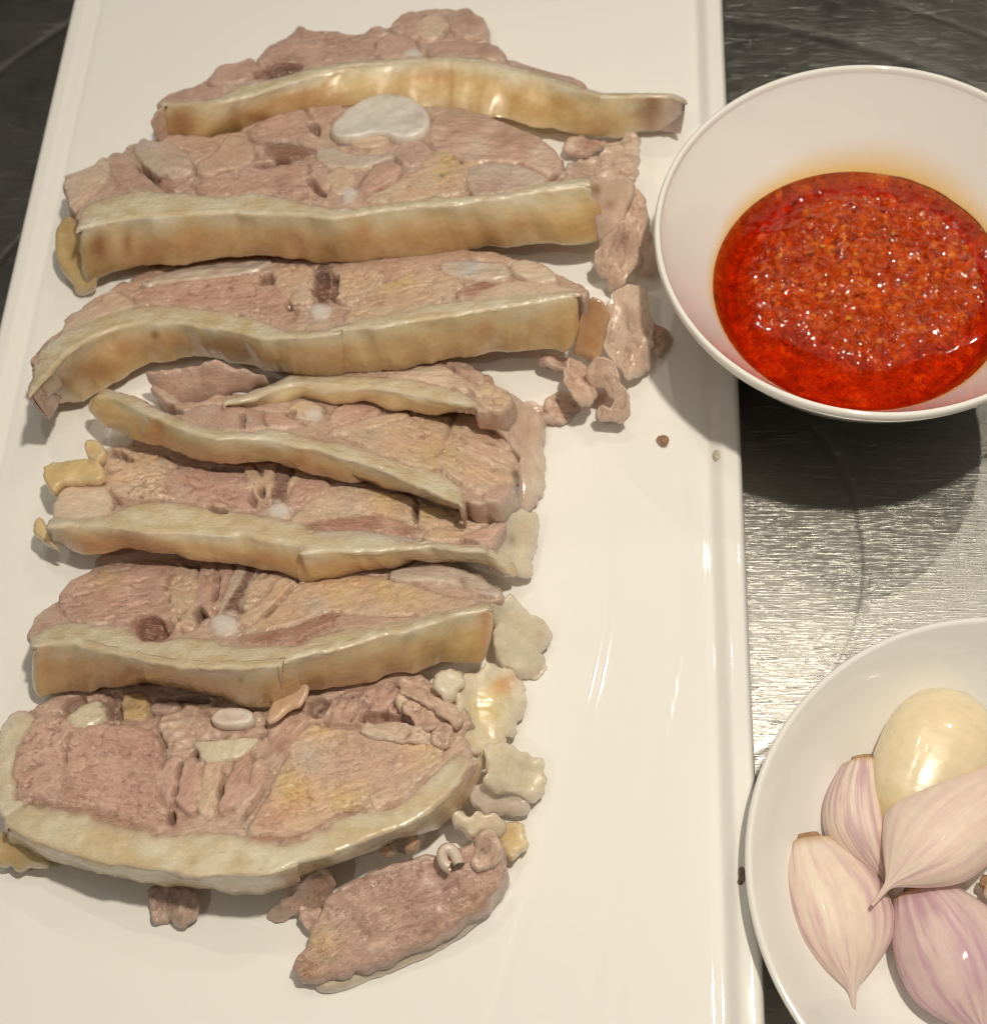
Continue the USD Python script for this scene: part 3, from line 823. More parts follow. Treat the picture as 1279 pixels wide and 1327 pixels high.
# loose flakes and seeds lying in the paste
rng = np.random.default_rng(12)
fv, ff, fc, nvx = [], [], [], 0
while len(fv) < 260:
    a, r = rng.uniform(0, 2 * np.pi), SR * 0.93 * math.sqrt(rng.random())
    x, y = r * math.cos(a), r * math.sin(a)
    if rng.random() > float(sauce_field(np.array([x]), np.array([y]))[0]) * 0.9 + 0.05:
        continue
    i = cKDTree(xy).query([x, y])[1]
    s = rng.uniform(0.0004, 0.0009)
    import trimesh
    ic = trimesh.creation.icosphere(1, 1.0)
    w = ic.vertices * np.array([s, s * rng.uniform(0.5, 0.9), s * rng.uniform(0.35, 0.6)]) * (1 + 0.25 * rng.standard_normal((len(ic.vertices), 1)))
    th = rng.uniform(0, 6.28)
    w = w @ np.array([[math.cos(th), -math.sin(th), 0], [math.sin(th), math.cos(th), 0], [0, 0, 1]])
    fv.append(w + [x + BC[0], y + BC[1], pz[i] - s * 0.1])
    ff.append(ic.faces + nvx)
    c = [(0.46, 0.06, 0.012), (0.60, 0.15, 0.03), (0.34, 0.035, 0.01), (0.72, 0.38, 0.08)][rng.choice(4, p=[0.4, 0.25, 0.25, 0.1])]
    fc.append(np.tile(c, (len(w), 1)))
    nvx += len(w)
v = np.vstack(fv)
tag(put("chilli_flakes", v, np.vstack(ff), "chilli_paste", sauce, np.vstack(fc), v / 0.001), kind="stuff")

# ---- small dish
DC = (0.0681, 0.0602)
FLOOR = -0.0095
prof = np.vstack([curve([(0.0002, FLOOR), (0.024, FLOOR), (0.0325, -0.0072), (0.0405, 0.0010), (0.0440, 0.0058), (0.0452, 0.0074)]), curve([(0.0452, 0.0074), (0.0458, 0.0082), (0.0464, 0.0083), (0.0470, 0.0078), (0.0468, 0.0066)])[1:],
                  curve([(0.0468, 0.0066), (0.0440, 0.0010), (0.0370, -0.0068), (0.0290, -0.0118)])[1:], [(0.0285, -0.0136), (0.0270, -0.0137), (0.0262, -0.0128), (0.0002, -0.0125)]])
v, q = revolve(prof, 200, DC)
tag(put("garlic_dish", v, q[:, ::-1], "porcelain"), "shallow round white porcelain dish holding the garlic cloves", "dish")

# ---- garlic
organic("garlic_skin", 0.55, 0.04, 0.25, 0.00008, fine=(0.12, 1.6, 1.0), sss_scale=0.002, vary=0.14, wet=0.0)
organic("garlic_flesh", 0.30, 0.35, 0.40, 0.00004, fine=(0.3, 0.5, 0.5), sss_scale=0.002, vary=0.10, wet=0.0)
GA, GP, GV, GT = alb(236, 212, 186), alb(226, 188, 174), alb(166, 120, 134), alb(180, 140, 92)


def clove(label, base, tip, zb, zt, width, height, bend=0.0, ridge=0.3, purple=0.3, seed=1, tiplen=0.16, flesh=False, fat_at=0.42, tilt=0.0, basew=0.45, wrinkle=0.16, tint=0.0, name="garlic_clove"):
    """A clove from its root end to its pointed tip (photograph points, heights in mm of the axis)."""
    g = thing(name, label, "garlic clove", group="garlic cloves in the small dish")
    b, t = at(base, [zb / 1000])[0], at(tip, [zt / 1000])[0]
    ax = t - b
    L = np.linalg.norm(ax)
    u = ax / L
    side = np.cross([0, 0, 1.0], u)
    side /= np.linalg.norm(side)
    up = np.cross(u, side)
    N, M = 110, 120
    s = np.linspace(0, 1, N)
    wid = np.where(s < fat_at, basew + (1 - basew) * np.sin(np.pi / 2 * np.clip(s / fat_at, 0, 1)) ** 0.9, 0)
    k = np.clip((s - fat_at) / (1 - tiplen - fat_at), 0, 1)
    wid = np.where(s >= fat_at, 0.07 + 0.93 * np.cos(np.pi / 2 * k ** 1.35) ** 1.15, wid)
    wid = wid * np.where(s > 1 - tiplen, 1 - 0.6 * (s - 1 + tiplen) / tiplen, 1)
    if flesh:
        wid = np.sqrt(np.clip(1 - (np.abs(s - fat_at) / np.where(s < fat_at, fat_at, 1 - fat_at)) ** 2.3, 0, 1))
    wid = np.convolve(np.pad(wid, 3, mode="edge"), np.ones(7) / 7, "valid")
    if not flesh:
        wid *= np.clip(s / 0.012, 0.15, 1) ** 0.6
    a = np.arange(M) * 2 * np.pi / M
    ca, sa = np.cos(a), np.sin(a)
    ex = np.sign(ca) * np.abs(ca) ** (0.9 if flesh else 1.18)
    ez = np.where(sa > 0, np.abs(sa) ** (1.05 if flesh else 1.3), -0.75 * np.abs(sa) ** 0.8)
    ct, st = math.cos(tilt), math.sin(tilt)
    cx = ex + ridge * np.maximum(sa, 0) ** 2 * (1 - 0.3 * np.abs(ca))
    S, A = np.meshgrid(s, a, indexing="ij")
    lx = wid[:, None] * width / 2000 * cx[None] + (bend / 1000) * np.sin(np.pi * S)
    lz = wid[:, None] * height / 2000 * ez[None]
    lx, lz = lx * ct - lz * st, lx * st + lz * ct
    ang = np.stack([np.cos(A) * 2.2, np.sin(A) * 2.2, S * L / 0.012], -1)
    wr = wrinkle / 1000 * 2 * fbm(ang * [2.6, 2.6, 0.8], 3, seed) + 0.0005 * fbm(ang * [0.6, 0.6, 1.2], 2, seed + 1) * (0 if flesh else 1)
    lx, lz = lx + wr * np.cos(A) * np.minimum(wid * 2, 1)[:, None], lz + wr * np.sin(A) * np.minimum(wid * 2, 1)[:, None]
    v = (b + u * (S * L)[..., None] + side * lx[..., None] + up * lz[..., None]).reshape(-1, 3)
    low = np.array([FLOOR + 0.0002])
    v[:, 2] = np.maximum(v[:, 2], low)
    i, j = np.meshgrid(np.arange(N - 1), np.arange(M), indexing="ij")
    k = (j + 1) % M
    q = np.stack([i * M + j, i * M + k, (i + 1) * M + k, (i + 1) * M + j], -1).reshape(-1, 4)
    tri = np.vstack([q[:, [0, 1, 2]], q[:, [0, 2, 3]], [[0, j + 1, j] for j in range(1, M - 1)], [[(N - 1) * M, (N - 1) * M + j, (N - 1) * M + j + 1] for j in range(1, M - 1)]])
    vol = np.einsum("ij,ij->i", v[tri[:, 0]], np.cross(v[tri[:, 1]], v[tri[:, 2]])).sum()
    if vol < 0:
        tri = tri[:, ::-1]
    Sf, angf = S.ravel(), ang.reshape(-1, 3)
    if flesh:
        col = np.tile(alb(230, 206, 164), (len(v), 1))
        w = smoothstep((0.35 - Sf) / 0.4)[:, None]
        col = col * (1 - w) + alb(210, 176, 100) * w
        return put("peeled_flesh", v, tri, "garlic_flesh", g, col, np.c_[Sf * L * 1000, A.ravel() * 4, v[:, 2] * 1000]), g
    st = smoothstep(0.5 + 2.0 * fbm(angf * [2.4, 2.4, 0.25], 3, seed + 3))
    m1 = smoothstep(0.5 + 2.4 * fbm(angf * [0.7, 0.7, 0.8], 2, seed + 4))
    tipm = smoothstep((Sf - 0.55) / 0.35) * 0.5
    w = (0.55 * st * m1 + 0.25 * st)[:, None]
    col = GA * (1 - w) + GP * w
    w = (tint * (0.5 + 0.5 * m1))[:, None]
    col = col * (1 - w) + alb(184, 154, 150) * w
    st2 = smoothstep(0.25 + 3.2 * fbm(angf * [4.6, 4.6, 0.8], 4, seed + 5))
    w = np.clip(1.3 * purple * st2 * (0.35 + m1 + tipm), 0, 0.6)[:, None]
    col = col * (1 - w) + GV * w
    w = (0.8 * smoothstep((0.07 + 0.03 * fbm(angf * [2, 2, 0], 2, seed + 6) - Sf) / 0.07))[:, None]
    col = col * (1 - w) + GT * w
    w = (0.5 * smoothstep((Sf - 0.9) / 0.1))[:, None]
    col = col * (1 - w) + alb(214, 182, 136) * w
    put("papery_skin", v, tri, "garlic_skin", g, col, np.c_[Sf * L * 1000, A.ravel() * 8, np.zeros(len(v)) + seed])
    # root end: a rough brown scar
    n = 26
    aa = np.arange(n) * 2 * np.pi / n
    rr_ = wid[3] * 0.75 * (1 + 0.3 * fbm(np.c_[np.cos(aa) * 2, np.sin(aa) * 2, aa * 0 + seed], 2, seed))
    ring = b + side * (rr_ * np.cos(aa) * width / 2000)[:, None] + up * (rr_ * np.sin(aa) * height / 2000)[:, None]
    rv = np.vstack([ring + u * 0.0015, ring * 0.6 + b * 0.4 - u * 0.0007, [b - u * 0.0009]])
    rv[:, 2] = np.maximum(rv[:, 2], low)
    i = np.arange(n)
    j = (i + 1) % n
    tr = np.vstack([np.stack([i, j, j + n], 1), np.stack([i, j + n, i + n], 1), np.stack([i + n, j + n, np.full(n, 2 * n)], 1)])
    put("root_end", rv, tr, "garlic_skin", g, np.tile(alb(150, 112, 76), (len(rv), 1)) * (0.75 + 0.5 * np.random.default_rng(seed).random((len(rv), 1))), rv * 1000)
    return None, g


clove("peeled ivory garlic clove at the back of the dish, smooth and without skin", (1162, 1100), (1250, 900), -2.0, -1.0, 21, 14, flesh=True, seed=31, fat_at=0.60, ridge=0.1)
clove("small pink striped garlic clove in its skin, left of the peeled one", (1117, 985), (1153, 1150), -3.0, -4.0, 13.5, 12, bend=-2.6, ridge=-0.2, purple=0.75, seed=32, tiplen=0.05, basew=0.5, fat_at=0.45)
clove("cream garlic clove in its skin, nearest the dish's left rim, with a thin dried tip", (1046, 1086), (1106, 1326), -3.2, -4.5, 18.5, 13, bend=2.6, ridge=-0.35, purple=0.45, seed=33, tiplen=0.16, basew=0.40, fat_at=0.40)
clove("purple veined garlic clove in wrinkled skin at the front of the dish", (1192, 1150), (1285, 1372), -3.5, -4.0, 21, 13, bend=1.5, ridge=0.1, purple=0.8, seed=34, tiplen=0.12, basew=0.45, fat_at=0.45, wrinkle=0.32, tint=0.95)
clove("pale pink garlic clove whose thin tip lies across the cream one", (1302, 1012), (1130, 1174), -0.5, 3.6, 19, 13, bend=-1.5, ridge=0.2, purple=0.22, seed=35, tiplen=0.14, basew=0.6, fat_at=0.40)
clove("garlic clove cut by the picture's right edge, only its root end showing", (1276, 1143), (1370, 1180), -5.0, -5.0, 9, 8, seed=36, purple=0.2)
# ------------------------------------------------------------------ the meat slices, far to near
GROUP = "boiled meat slices overlapping on the plate"


FACES = {}
ON_FACE = ("muscle", "membrane", "fascia", "marrow", "gristle", "cartilage", "fat_edge", "bone_ring")


def slice_of(label, plane, outline, thick=11, body="body", cut=None, tuck=True):
    t = thing("meat_slice", label, "meat slice", group=GROUP)
    FACES[id(plane)] = Face(t, plane, outline, cut, thick, body, tuck=tuck)
    return t


def fat_between(plane, F, T):
    """The layer of fat on the cut face, from its inner edge F to the skin at T."""
    fx, tx = chaikin(pts(F), 1, False), chaikin(pts(T), 1, False)
    ring = np.vstack([fx, (tx + [0, 6])[::-1]])
    FACES[id(plane)].add("fat_layer", ring, "cream", mat="fat", dz=0.15, r=1.5, lump=0.7, ridge=0.12, fib=0, rim=0.0, soft=2.6, crev=0.1, wave=2.5, rag=0.8)


# ---- first slice
p1 = Plane((212, 131, 15), (775, 122, 15), (560, 15, 5))
s1 = slice_of("farthest meat slice, showing mostly its long amber skin and brown right tip", p1,
              "I 186,158 205,131 230,115 268,102 278,90 320,77 355,64 383,40 392,38 440,42 470,44 487,34 507,30 525,16 560,8 603,7 612,22 628,26 630,46 645,60 662,78 700,90 750,102 766,118 740,114 640,90 560,84 450,95 400,108 330,128 262,140 212,140 200,160", cut="I 212,133 262,133 290,131 318,123 350,112 385,102 420,92 450,86 500,80 560,74 612,77 640,82 690,95 740,112 775,124 800,124 822,122 860,121 889,129", tuck=False)


def m(name, t, pl, outline, pal, **k):
    if id(pl) in FACES and name in ON_FACE:
        k["dz"] = k.get("dz", 0.8) * 0.7
        return FACES[id(pl)].add(name, outline, pal, **k)
    if name in ("meat_shred", "fat_frill", "skin_flap", "skin_fold", "skin_flake"):  # torn sheets: thin, folded, ragged
        skin = name.startswith("skin")
        k = {"smooth": 1, "rag": 0.45 if skin else 1.1, "g": 0.38, "curl": 0.4 if skin else 0.8, **k}
        k["r"], k["thick"] = 0.45, min(k.get("thick", 2.0), 2.6 if skin or name == "fat_frill" else 1.6)
        k["lump"], k["wave"], k["ridge"] = k.get("lump", 0.8) * (0.7 if skin else 1.5 if name == "fat_frill" else 1.8), k.get("wave", 5.5 if name == "fat_frill" else 3.0), max(k.get("ridge", 0.3), 0.1 if skin or name == "fat_frill" else 0.4)
        if name == "fat_frill":
            k["smooth"], k["rag"] = 0, 1.5
        k["roll"] = 0.6 if name == "fat_frill" else 0.0
        k["octaves"], k["grow"] = 1, 0.0 if skin else 0.4
        k.setdefault("slits", 0.0 if skin or name == "fat_frill" else 0.5)
    return puff(name, t, pl, outline, pal, **k)


m("muscle", s1, p1, "P 0,540 60,490 130,460 260,430 380,425 330,480 250,530 40,530", "mauve", dz=0.2, fib=10)
m("muscle", s1, p1, "P 270,440 300,360 340,325 420,325 500,295 560,330 500,400 400,425", "mauve", dz=0.4, lump=0.8, fib=20)
m("muscle", s1, p1, "P 520,310 560,260 620,215 700,190 730,140 755,122 800,158 930,160 1080,180 1140,120 1210,150 1230,300 1100,328 850,335 770,390 640,380", "mauve", dz=0.6, lump=0.9, fib=15, slits=0.3, blobs=[(372, 92, 18, DRK, 0.7), (350, 92, 12, DRK, 0.7)])
m("muscle", s1, p1, "Q 300,60 380,20 410,50 455,75 450,130 400,150 320,130", "mauve", dz=1.3, r=1.6, lump=0.9, fib=70)
m("muscle", s1, p1, "Q 75,100 140,40 220,50 200,100 180,150 110,130", "mauve", dz=0.9, lump=0.9, fib=40)
m("gristle", s1, p1, "Q 175,110 210,60 290,60 300,130 240,155 190,145", "pale", dz=2.0, r=2.0, lump=0.5, ridge=0.1)
m("muscle", s1, p1, "Q 20,170 60,130 150,140 190,190 130,235 30,225", "pink", dz=1.1, r=1.4, lump=0.6, fib=60)
m("muscle", s1, p1, "Q 215,195 300,150 400,170 490,165 545,225 430,225 330,220 240,225", "mauve", dz=0.9, r=1.4, lump=0.8, fib=10)
m("cartilage", s1, p1, "Q 140,195 195,190 205,230 140,238", "white", mat="cartilage", soft=3.0, crev=0.0, rim=0.0, dz=0.5 * 1.6, r=1.0, lump=0.3, ridge=0.05)
m("muscle", s1, p1, "Q 540,228 640,258 720,283 820,303 868,350 820,345 700,310 560,250", "mauve", dz=0.3, fib=-15)
fat_between(p1, "I 212,132 262,131 285,126 310,112 335,104 352,104 390,92 420,84 450,80 500,76 560,72 612,74 640,79 690,90 740,106 775,119 800,121 822,120 860,119 886,126", "I 212,133 262,133 290,131 318,123 350,112 385,102 420,92 450,86 500,80 560,74 612,77 640,82 690,95 740,112 775,124 800,124 822,122 860,121 889,129")
strip(s1, p1, None, "I 212,133 262,133 290,131 318,123 350,112 385,102 420,92 450,86 500,80 560,74 612,77 640,82 690,95 740,112 775,124 800,124 822,122 860,121 889,129",
      "I 208,186 228,190 250,192 290,180 340,162 400,144 440,140 500,142 555,140 590,142 630,152 670,163 720,172 760,177 800,178 826,172 860,170 884,166", (4, 4, 5, 6, 7, 7, 5, 3, 2), patches=[(235, 165, 22, 40, "brown", 0.75), (305, 150, 12, 30, "brown", 0.6), (330, 152, 20, 16, "brown", 0.7), (400, 130, 70, 14, "rust", 0.6), (585, 110, 4, 40, "rust", 0.5), (560, 95, 30, 18, "rust", 0.35), (845, 146, 17, 60, "brown", 1.0), (872, 146, 14, 40, "pink", 0.85)], seed=21, skin_label="amber skin with a brown left end")

# ---- second slice
p2 = Plane((105, 292, 20), (770, 236, 22), (480, 130, 6))
s2 = slice_of("meat slice with the big oval white bone disc on its back edge", p2,
              "I 82,230 88,224 117,215 140,197 170,200 180,180 196,182 230,190 290,186 310,172 345,155 390,138 430,138 500,135 560,138 610,148 660,160 700,175 727,200 735,215 755,212 768,238 740,242 680,250 620,263 560,270 500,275 440,288 380,282 300,279 230,283 160,288 105,296 95,265 90,250", cut="I 100,296 130,288 160,282 230,277 300,273 380,277 440,282 500,270 560,266 620,259 680,247 740,238 768,236")
m("fat_edge", s2, p2, "J 85,480 110,455 230,420 315,350 325,450 280,520 180,600 125,660 100,560", "pale", dz=0.0, lump=0.9, fib=60)
m("muscle", s2, p2, "J 318,345 440,360 470,430 540,480 640,560 560,570 430,545 340,460", "mauve", dz=0.6, lump=0.6, fib=-30)
m("muscle", s2, p2, "J 455,330 490,265 540,290 660,305 740,370 770,440 720,480 640,480 560,460 490,400", "grey", dz=1.2, r=1.6, lump=0.5, dome=0.8, fib=-20)
m("muscle", s2, p2, "J 545,470 640,480 700,540 620,540", "red", dz=0.4, fib=-30)
m("muscle", s2, p2, "J 745,500 840,470 980,445 K 20,430 110,415 200,415 300,410 400,400 420,500 470,570 460,600 380,608 280,590 170,550 90,570 0,590 J 900,575 800,560", "pink", mat="cut_meat", dz=1.0, r=1.5, lump=0.8, fib=5, slits=0.5, blobs=[(255, 246, 18, PAL["red"][0], 0.7), (365, 240, 10, DRK, 0.35)])
m("muscle", s2, p2, "J 920,280 960,260 1030,270 1085,330 1060,390 1000,430 900,440 850,470 790,465 770,410 880,350", "sheet", dz=1.8, r=1.4, lump=0.8, ridge=0.15, fib=50)
m("muscle", s2, p2, "K 60,250 150,190 330,105 400,130 450,200 440,260 380,310 300,290 200,300 130,290", "mauve", dz=1.6, r=1.6, lump=0.9, fib=25, slits=0.4)
m("muscle", s2, p2, "K 385,105 460,100 590,105 530,170 500,230 460,250 430,190", "mauve", dz=1.2, r=1.2, lump=0.8, fib=60)
m("muscle", s2, p2, "K 140,300 300,300 400,320 450,340 330,400 250,400", "deep", dz=-0.2, lump=0.8)
m("muscle", s2, p2, "K 400,470 440,420 490,430 495,545 440,530", "pink", dz=0.9, r=1.2, lump=0.4, fib=100)
m("muscle", s2, p2, "K 490,440 600,425 645,470 590,560 530,575", "tan", dz=1.2, r=1.2, lump=0.4, fib=70)
m("muscle", s2, p2, "K 670,510 720,420 800,385 880,420 870,480 760,540 680,565", "pink", dz=1.5, r=1.6, lump=0.4, dome=0.6, fib=40)
m("membrane", s2, p2, "K 460,320 560,340 700,370 870,330 900,350 780,385 700,425 600,425 490,420 440,370", "grey", mat="fat", dz=1.0, r=0.8, lump=0.5, ridge=0.25, fib=5)
m("gristle", s2, p2, "K 840,350 900,280 1000,290 1040,340 960,420 880,400", "mauve", dz=1.2, r=1.2, lump=0.9)
m("cartilage", s2, p2, "K 585,530 640,530 640,600 580,600", "white", mat="cartilage", soft=3.0, crev=0.0, rim=0.0, dz=0.5 * 1.4, r=0.8, lump=0.3, ridge=0.05)
m("bone_disc", s2, p2, "K 508,215 560,150 660,75 760,40 880,40 970,80 1028,150 1020,215 960,258 860,265 800,242 720,240 640,265 570,270 520,250", "bone", mat="cartilage", dz=2.2, r=0.7, thick=4, lump=0.5, ridge=0.1, rag=0.1, rim=0.0, dome=-0.6, blobs=[(543, 150, 11, alb(186, 164, 150), 0.7), (480, 165, 20, alb(200, 196, 184), 0.5)], label="oval white bone disc")
m("marrow", s2, p2, "K 612,290 650,255 720,245 790,250 822,290 760,330 640,328", "tan", dz=3.0, r=1.4, lump=0.8, ridge=0.2)
m("muscle", s2, p2, "I 470,262 490,248 520,232 545,215 565,193 590,190 612,205 640,222 700,222 715,230 690,238 640,250 600,247 560,255 520,260", "tan", mat="cut_meat", dz=0.8, r=1.0, lump=0.5, fib=15, slits=0.3, blobs=[(582, 205, 16, YEL, 0.8), (575, 222, 14, YEL, 0.8), (590, 200, 4, DRK, 0.8), (573, 228, 4, DRK, 0.8), (598, 210, 3, DRK, 0.8)])
m("muscle", s2, p2, "L 190,425 300,405 420,410 520,440 600,480 560,540 480,570 330,590 220,575 180,520", "grey", dz=1.4, r=1.2, lump=0.4, fib=0, blobs=[(640, 247, 16, PAL["red"][0], 0.5), (670, 246, 14, PAL["red"][0], 0.5), (620, 246, 10, PAL["red"][0], 0.5)])
m("muscle", s2, p2, "L 0,160 100,130 200,160 350,190 450,220 560,270 650,350 680,430 650,480 600,465 480,400 350,390 200,400 90,350 0,330", "mauve", mat="fat", dz=1.6, r=1.6, lump=1.3, ridge=0.3, fib=-15, blobs=[(620, 190, 20, PAL["grey"][0], 0.7), (700, 205, 20, PAL["pale"][0], 0.6), (655, 180, 14, PAL["deep"][0], 0.4)])
m("meat_shred", s2, Plane((735, 215, 18), (826, 176, 10), (826, 232, 15)), "L 640,490 740,400 860,350 930,300 1065,245 1060,400 1058,490 1000,490 880,480 820,500 700,520", "sheet", mat="fat", dz=0.8, r=1.0, lump=1.0, ridge=0.3, fib=30)
fat_between(p2, "I 105,276 120,262 150,252 190,246 250,252 300,256 340,250 400,265 440,273 490,265 540,260 600,252 650,252 700,238 735,231 765,229", "I 100,296 130,288 160,282 230,277 300,273 380,277 440,282 500,270 560,266 620,259 680,247 740,238 768,236")
strip(s2, p2, None, "I 100,296 130,288 160,282 230,277 300,273 380,277 440,282 500,270 560,266 620,259 680,247 740,238 768,236",
      "I 106,374 135,360 175,350 240,345 300,336 350,333 420,340 490,342 550,331 620,325 690,321 740,318 775,313 800,304", (4, 5, 7, 8, 8, 8, 8, 9, 10), patches=[(130, 320, 16, 26, "brown", 0.85), (165, 315, 9, 26, "brown", 0.8), (190, 325, 20, 18, "rust", 0.6), (250, 310, 20, 20, "rust", 0.4), (470, 305, 14, 24, "rust", 0.6), (390, 318, 25, 15, "rust", 0.5), (670, 292, 20, 12, "rust", 0.5), (780, 270, 14, 50, "rust", 0.55), (150, 300, 6, 40, "skinpale", 0.5)], seed=33)
m("skin_fold", s2, Plane((780, 232, 22), (825, 228, 20), (800, 310, 10)), "L 820,490 890,470 1058,480 1045,570 1000,640 990,740 915,785 860,795 835,650", "sheet", mat="skin", r=1.2, thick=5, lump=1.4, ridge=0.3, fib=80, rim=0.1, wave=2.2, blobs=[(772, 245, 8, PAL["brown"][1], 0.8), (790, 265, 8, PAL["brown"][1], 0.6), (800, 240, 10, PAL["sheet"][0], 0.7)])
m("skin_flap", s2, Plane((70, 300, 11), (120, 300, 13), (100, 370, 4)), "J 50,705 125,655 190,720 250,900 240,1040 150,1062 125,1000 55,920 36,840", "amber", mat="skin", thick=2.6, lump=0.6, curl=0.1, rim=0.0, blobs=[(105, 330, 10, PAL["brown"][0], 0.4)])
m("meat_shred", s2, Plane((775, 335, 9), (800, 292, 14), (830, 350, 8)), "L 832,890 880,830 970,750 1020,735 1080,830 1060,950 960,1010 932,1035 912,960 870,972", "sheet", r=0.6, thick=2.0, lump=1.4, ridge=0.2, fib=60, wave=4)
m("meat_shred", s2, Plane((815, 250, 14), (845, 340, 7), (800, 290, 12)), "L 1000,640 1055,500 1105,650 1150,830 1165,970 1080,930 1045,800 1000,720", "sheet", dz=-1.2, r=0.6, thick=2.5, lump=1.2, ridge=0.2, fib=75, wave=4)
m("meat_shred", s2, flat(4), "L 690,320 720,295 790,275 860,285 900,280 860,330 780,345", "red", r=0.8, thick=3, lump=0.6, blobs=[(740, 188, 10, PAL["pale"][0], 0.8)])

# ---- third slice
p3 = Plane((60, 455, 17), (745, 365, 20), (420, 335, 7))
s3 = slice_of("third meat slice from the far end, right end torn into pink curled shreds", p3,
              "I 80,408 110,392 130,376 160,378 172,352 240,343 300,338 350,330 420,332 480,334 550,334 620,336 680,338 722,352 750,362 765,372 755,384 640,398 500,415 440,432 400,428 330,412 250,405 190,408 140,424 100,448 60,488 38,478 37,470 55,440 82,420", cut="C 105,500 160,440 240,350 330,295 430,265 540,252 700,268 850,300 980,320 1110,300 1200,290 D 60,288 150,280 300,262 450,240 580,215 700,195 800,180 940,160")
m("muscle", s3, p3, "C 95,405 160,340 220,300 220,232 320,215 370,150 440,165 460,205 450,230 330,255 230,300 150,380", "pale", dz=0.4, lump=0.9, fib=30, blobs=[(85, 408, 12, PAL["pink"][1], 0.8), (130, 385, 14, PAL["mauve"][0], 0.8)])
m("muscle", s3, p3, "C 460,160 600,118 750,108 880,90 930,105 1000,180 1015,242 960,264 900,252 800,222 700,207 560,195 470,192", "pink", mat="cut_meat", dz=1.0, r=1.2, lump=0.6, fib=3, slits=0.5, blobs=[(185, 385, 14, PAL["red"][0], 0.35), (270, 371, 3, DRK, 0.8), (300, 374, 3, DRK, 0.7)])
m("membrane", s3, p3, "C 460,140 570,88 700,58 850,42 950,42 880,85 750,105 620,112", "grey", mat="fat", dz=1.4, r=0.8, lump=0.6, ridge=0.4, fib=8)
m("muscle", s3, p3, "C 930,85 1000,55 1080,65 1110,125 1090,180 1062,212 1010,205 960,140", "tan", mat="cut_meat", dz=1.2, r=1.2, lump=0.8, fib=60, slits=0.6)
m("muscle", s3, p3, "C 1025,135 1075,140 1075,195 1020,190", "pale", dz=2.0, r=1.2, lump=0.4)
m("marrow", s3, p3, "C 1085,60 1150,60 1150,200 1090,200", "marrow", dz=0.4, lump=0.6)
m("muscle", s3, p3, "D 80,130 110,80 180,70 270,85 240,145 160,190 95,190", "tan", mat="cut_meat", dz=1.4, r=1.2, lump=0.9, fib=50, slits=0.5)
m("muscle", s3, p3, "D 120,240 220,150 330,98 460,72 535,120 505,170 400,200 250,238 130,262", "tan", mat="cut_meat", dz=1.0, r=1.0, lump=0.6, fib=20, slits=0.5, blobs=[(520, 358, 16, YEL, 0.8), (500, 370, 16, YEL, 0.6), (540, 352, 4, DRK, 0.7), (512, 362, 4, DRK, 0.6), (490, 390, 14, PAL["red"][0], 0.5), (520, 386, 12, PAL["red"][0], 0.4)])
m("muscle", s3, p3, "D 510,152 600,118 662,128 620,168 520,175", "red", dz=1.3, lump=0.4, fib=10)
m("muscle", s3, p3, "D 620,140 760,108 860,130 945,150 800,162 640,180 560,190", "pale", dz=0.7, lump=0.7, fib=5)
m("membrane", s3, p3, "D 440,62 540,42 680,58 705,100 620,117 500,102", "grey", mat="fat", dz=1.8, r=0.9, lump=0.7, ridge=0.4, fib=-5, blobs=[(610, 345, 18, alb(190, 188, 184), 0.7)])
m("gristle", s3, p3, "D 690,62 760,35 840,80 862,120 780,117 715,97", "pale", mat="fat", dz=1.6, r=1.0, lump=1.0, ridge=0.2)
m("cartilage", s3, p3, "C 1075,195 1140,195 1140,245 1072,245", "white", mat="cartilage", soft=3.0, crev=0.0, rim=0.0, dz=0.5 * 1.6, r=0.8, lump=0.3, ridge=0.05)
fat_between(p3, "C 100,470 140,360 220,295 330,250 450,212 600,202 700,217 800,227 880,252 980,287 1080,292 1200,272 1279,262 D 130,262 250,236 400,207 540,182 700,172 800,164 940,152", "C 105,500 160,440 240,350 330,295 430,265 540,252 700,268 850,300 980,320 1110,300 1200,290 D 60,288 150,280 300,262 450,240 580,215 700,195 800,180 940,160")
strip(s3, p3, None, "C 105,500 160,440 240,350 330,295 430,265 540,252 700,268 850,300 980,320 1110,300 1200,290 D 60,288 150,280 300,262 450,240 580,215 700,195 800,180 940,160",
      "C 112,548 210,546 300,536 390,492 480,432 560,402 740,385 840,410 960,440 1100,445 1220,441 D 150,435 330,420 430,400 530,385 640,370 720,380 800,370 860,358 910,362", (3, 3, 4, 6, 8, 8, 8, 8, 9, 10), patches=[(70, 495, 30, 30, "brown", 0.6), (120, 480, 40, 25, "brown", 0.6), (160, 450, 30, 18, "rust", 0.6), (220, 440, 40, 14, "rust", 0.45), (300, 450, 60, 14, "rust", 0.4), (200, 434, 5, 5, "brown", 0.8), (430, 460, 30, 18, "rust", 0.4), (630, 425, 12, 16, "rust", 0.35), (745, 415, 5, 40, "rust", 0.4)], seed=45)
m("skin_fold", s3, Plane((755, 385, 19), (785, 390, 19), (760, 460, 9)), "D 918,340 960,165 1042,188 1020,310 1000,395 985,385 918,355", "rust", mat="skin", dz=0.6, r=0.7, thick=3, lump=0.7, ridge=0.25, fib=80, rim=0.15, blobs=[(765, 420, 30, alb(186, 138, 96), 0.6)])
m("meat_shred", s3, Plane((790, 390, 15), (840, 380, 12), (820, 470, 7)), "D 1025,200 1060,150 1150,128 1168,180 1192,380 1110,452 1065,400 1018,320", "sheet", mat="fat", r=0.8, thick=4, lump=1.2, ridge=0.25, fib=75, wave=3.5)
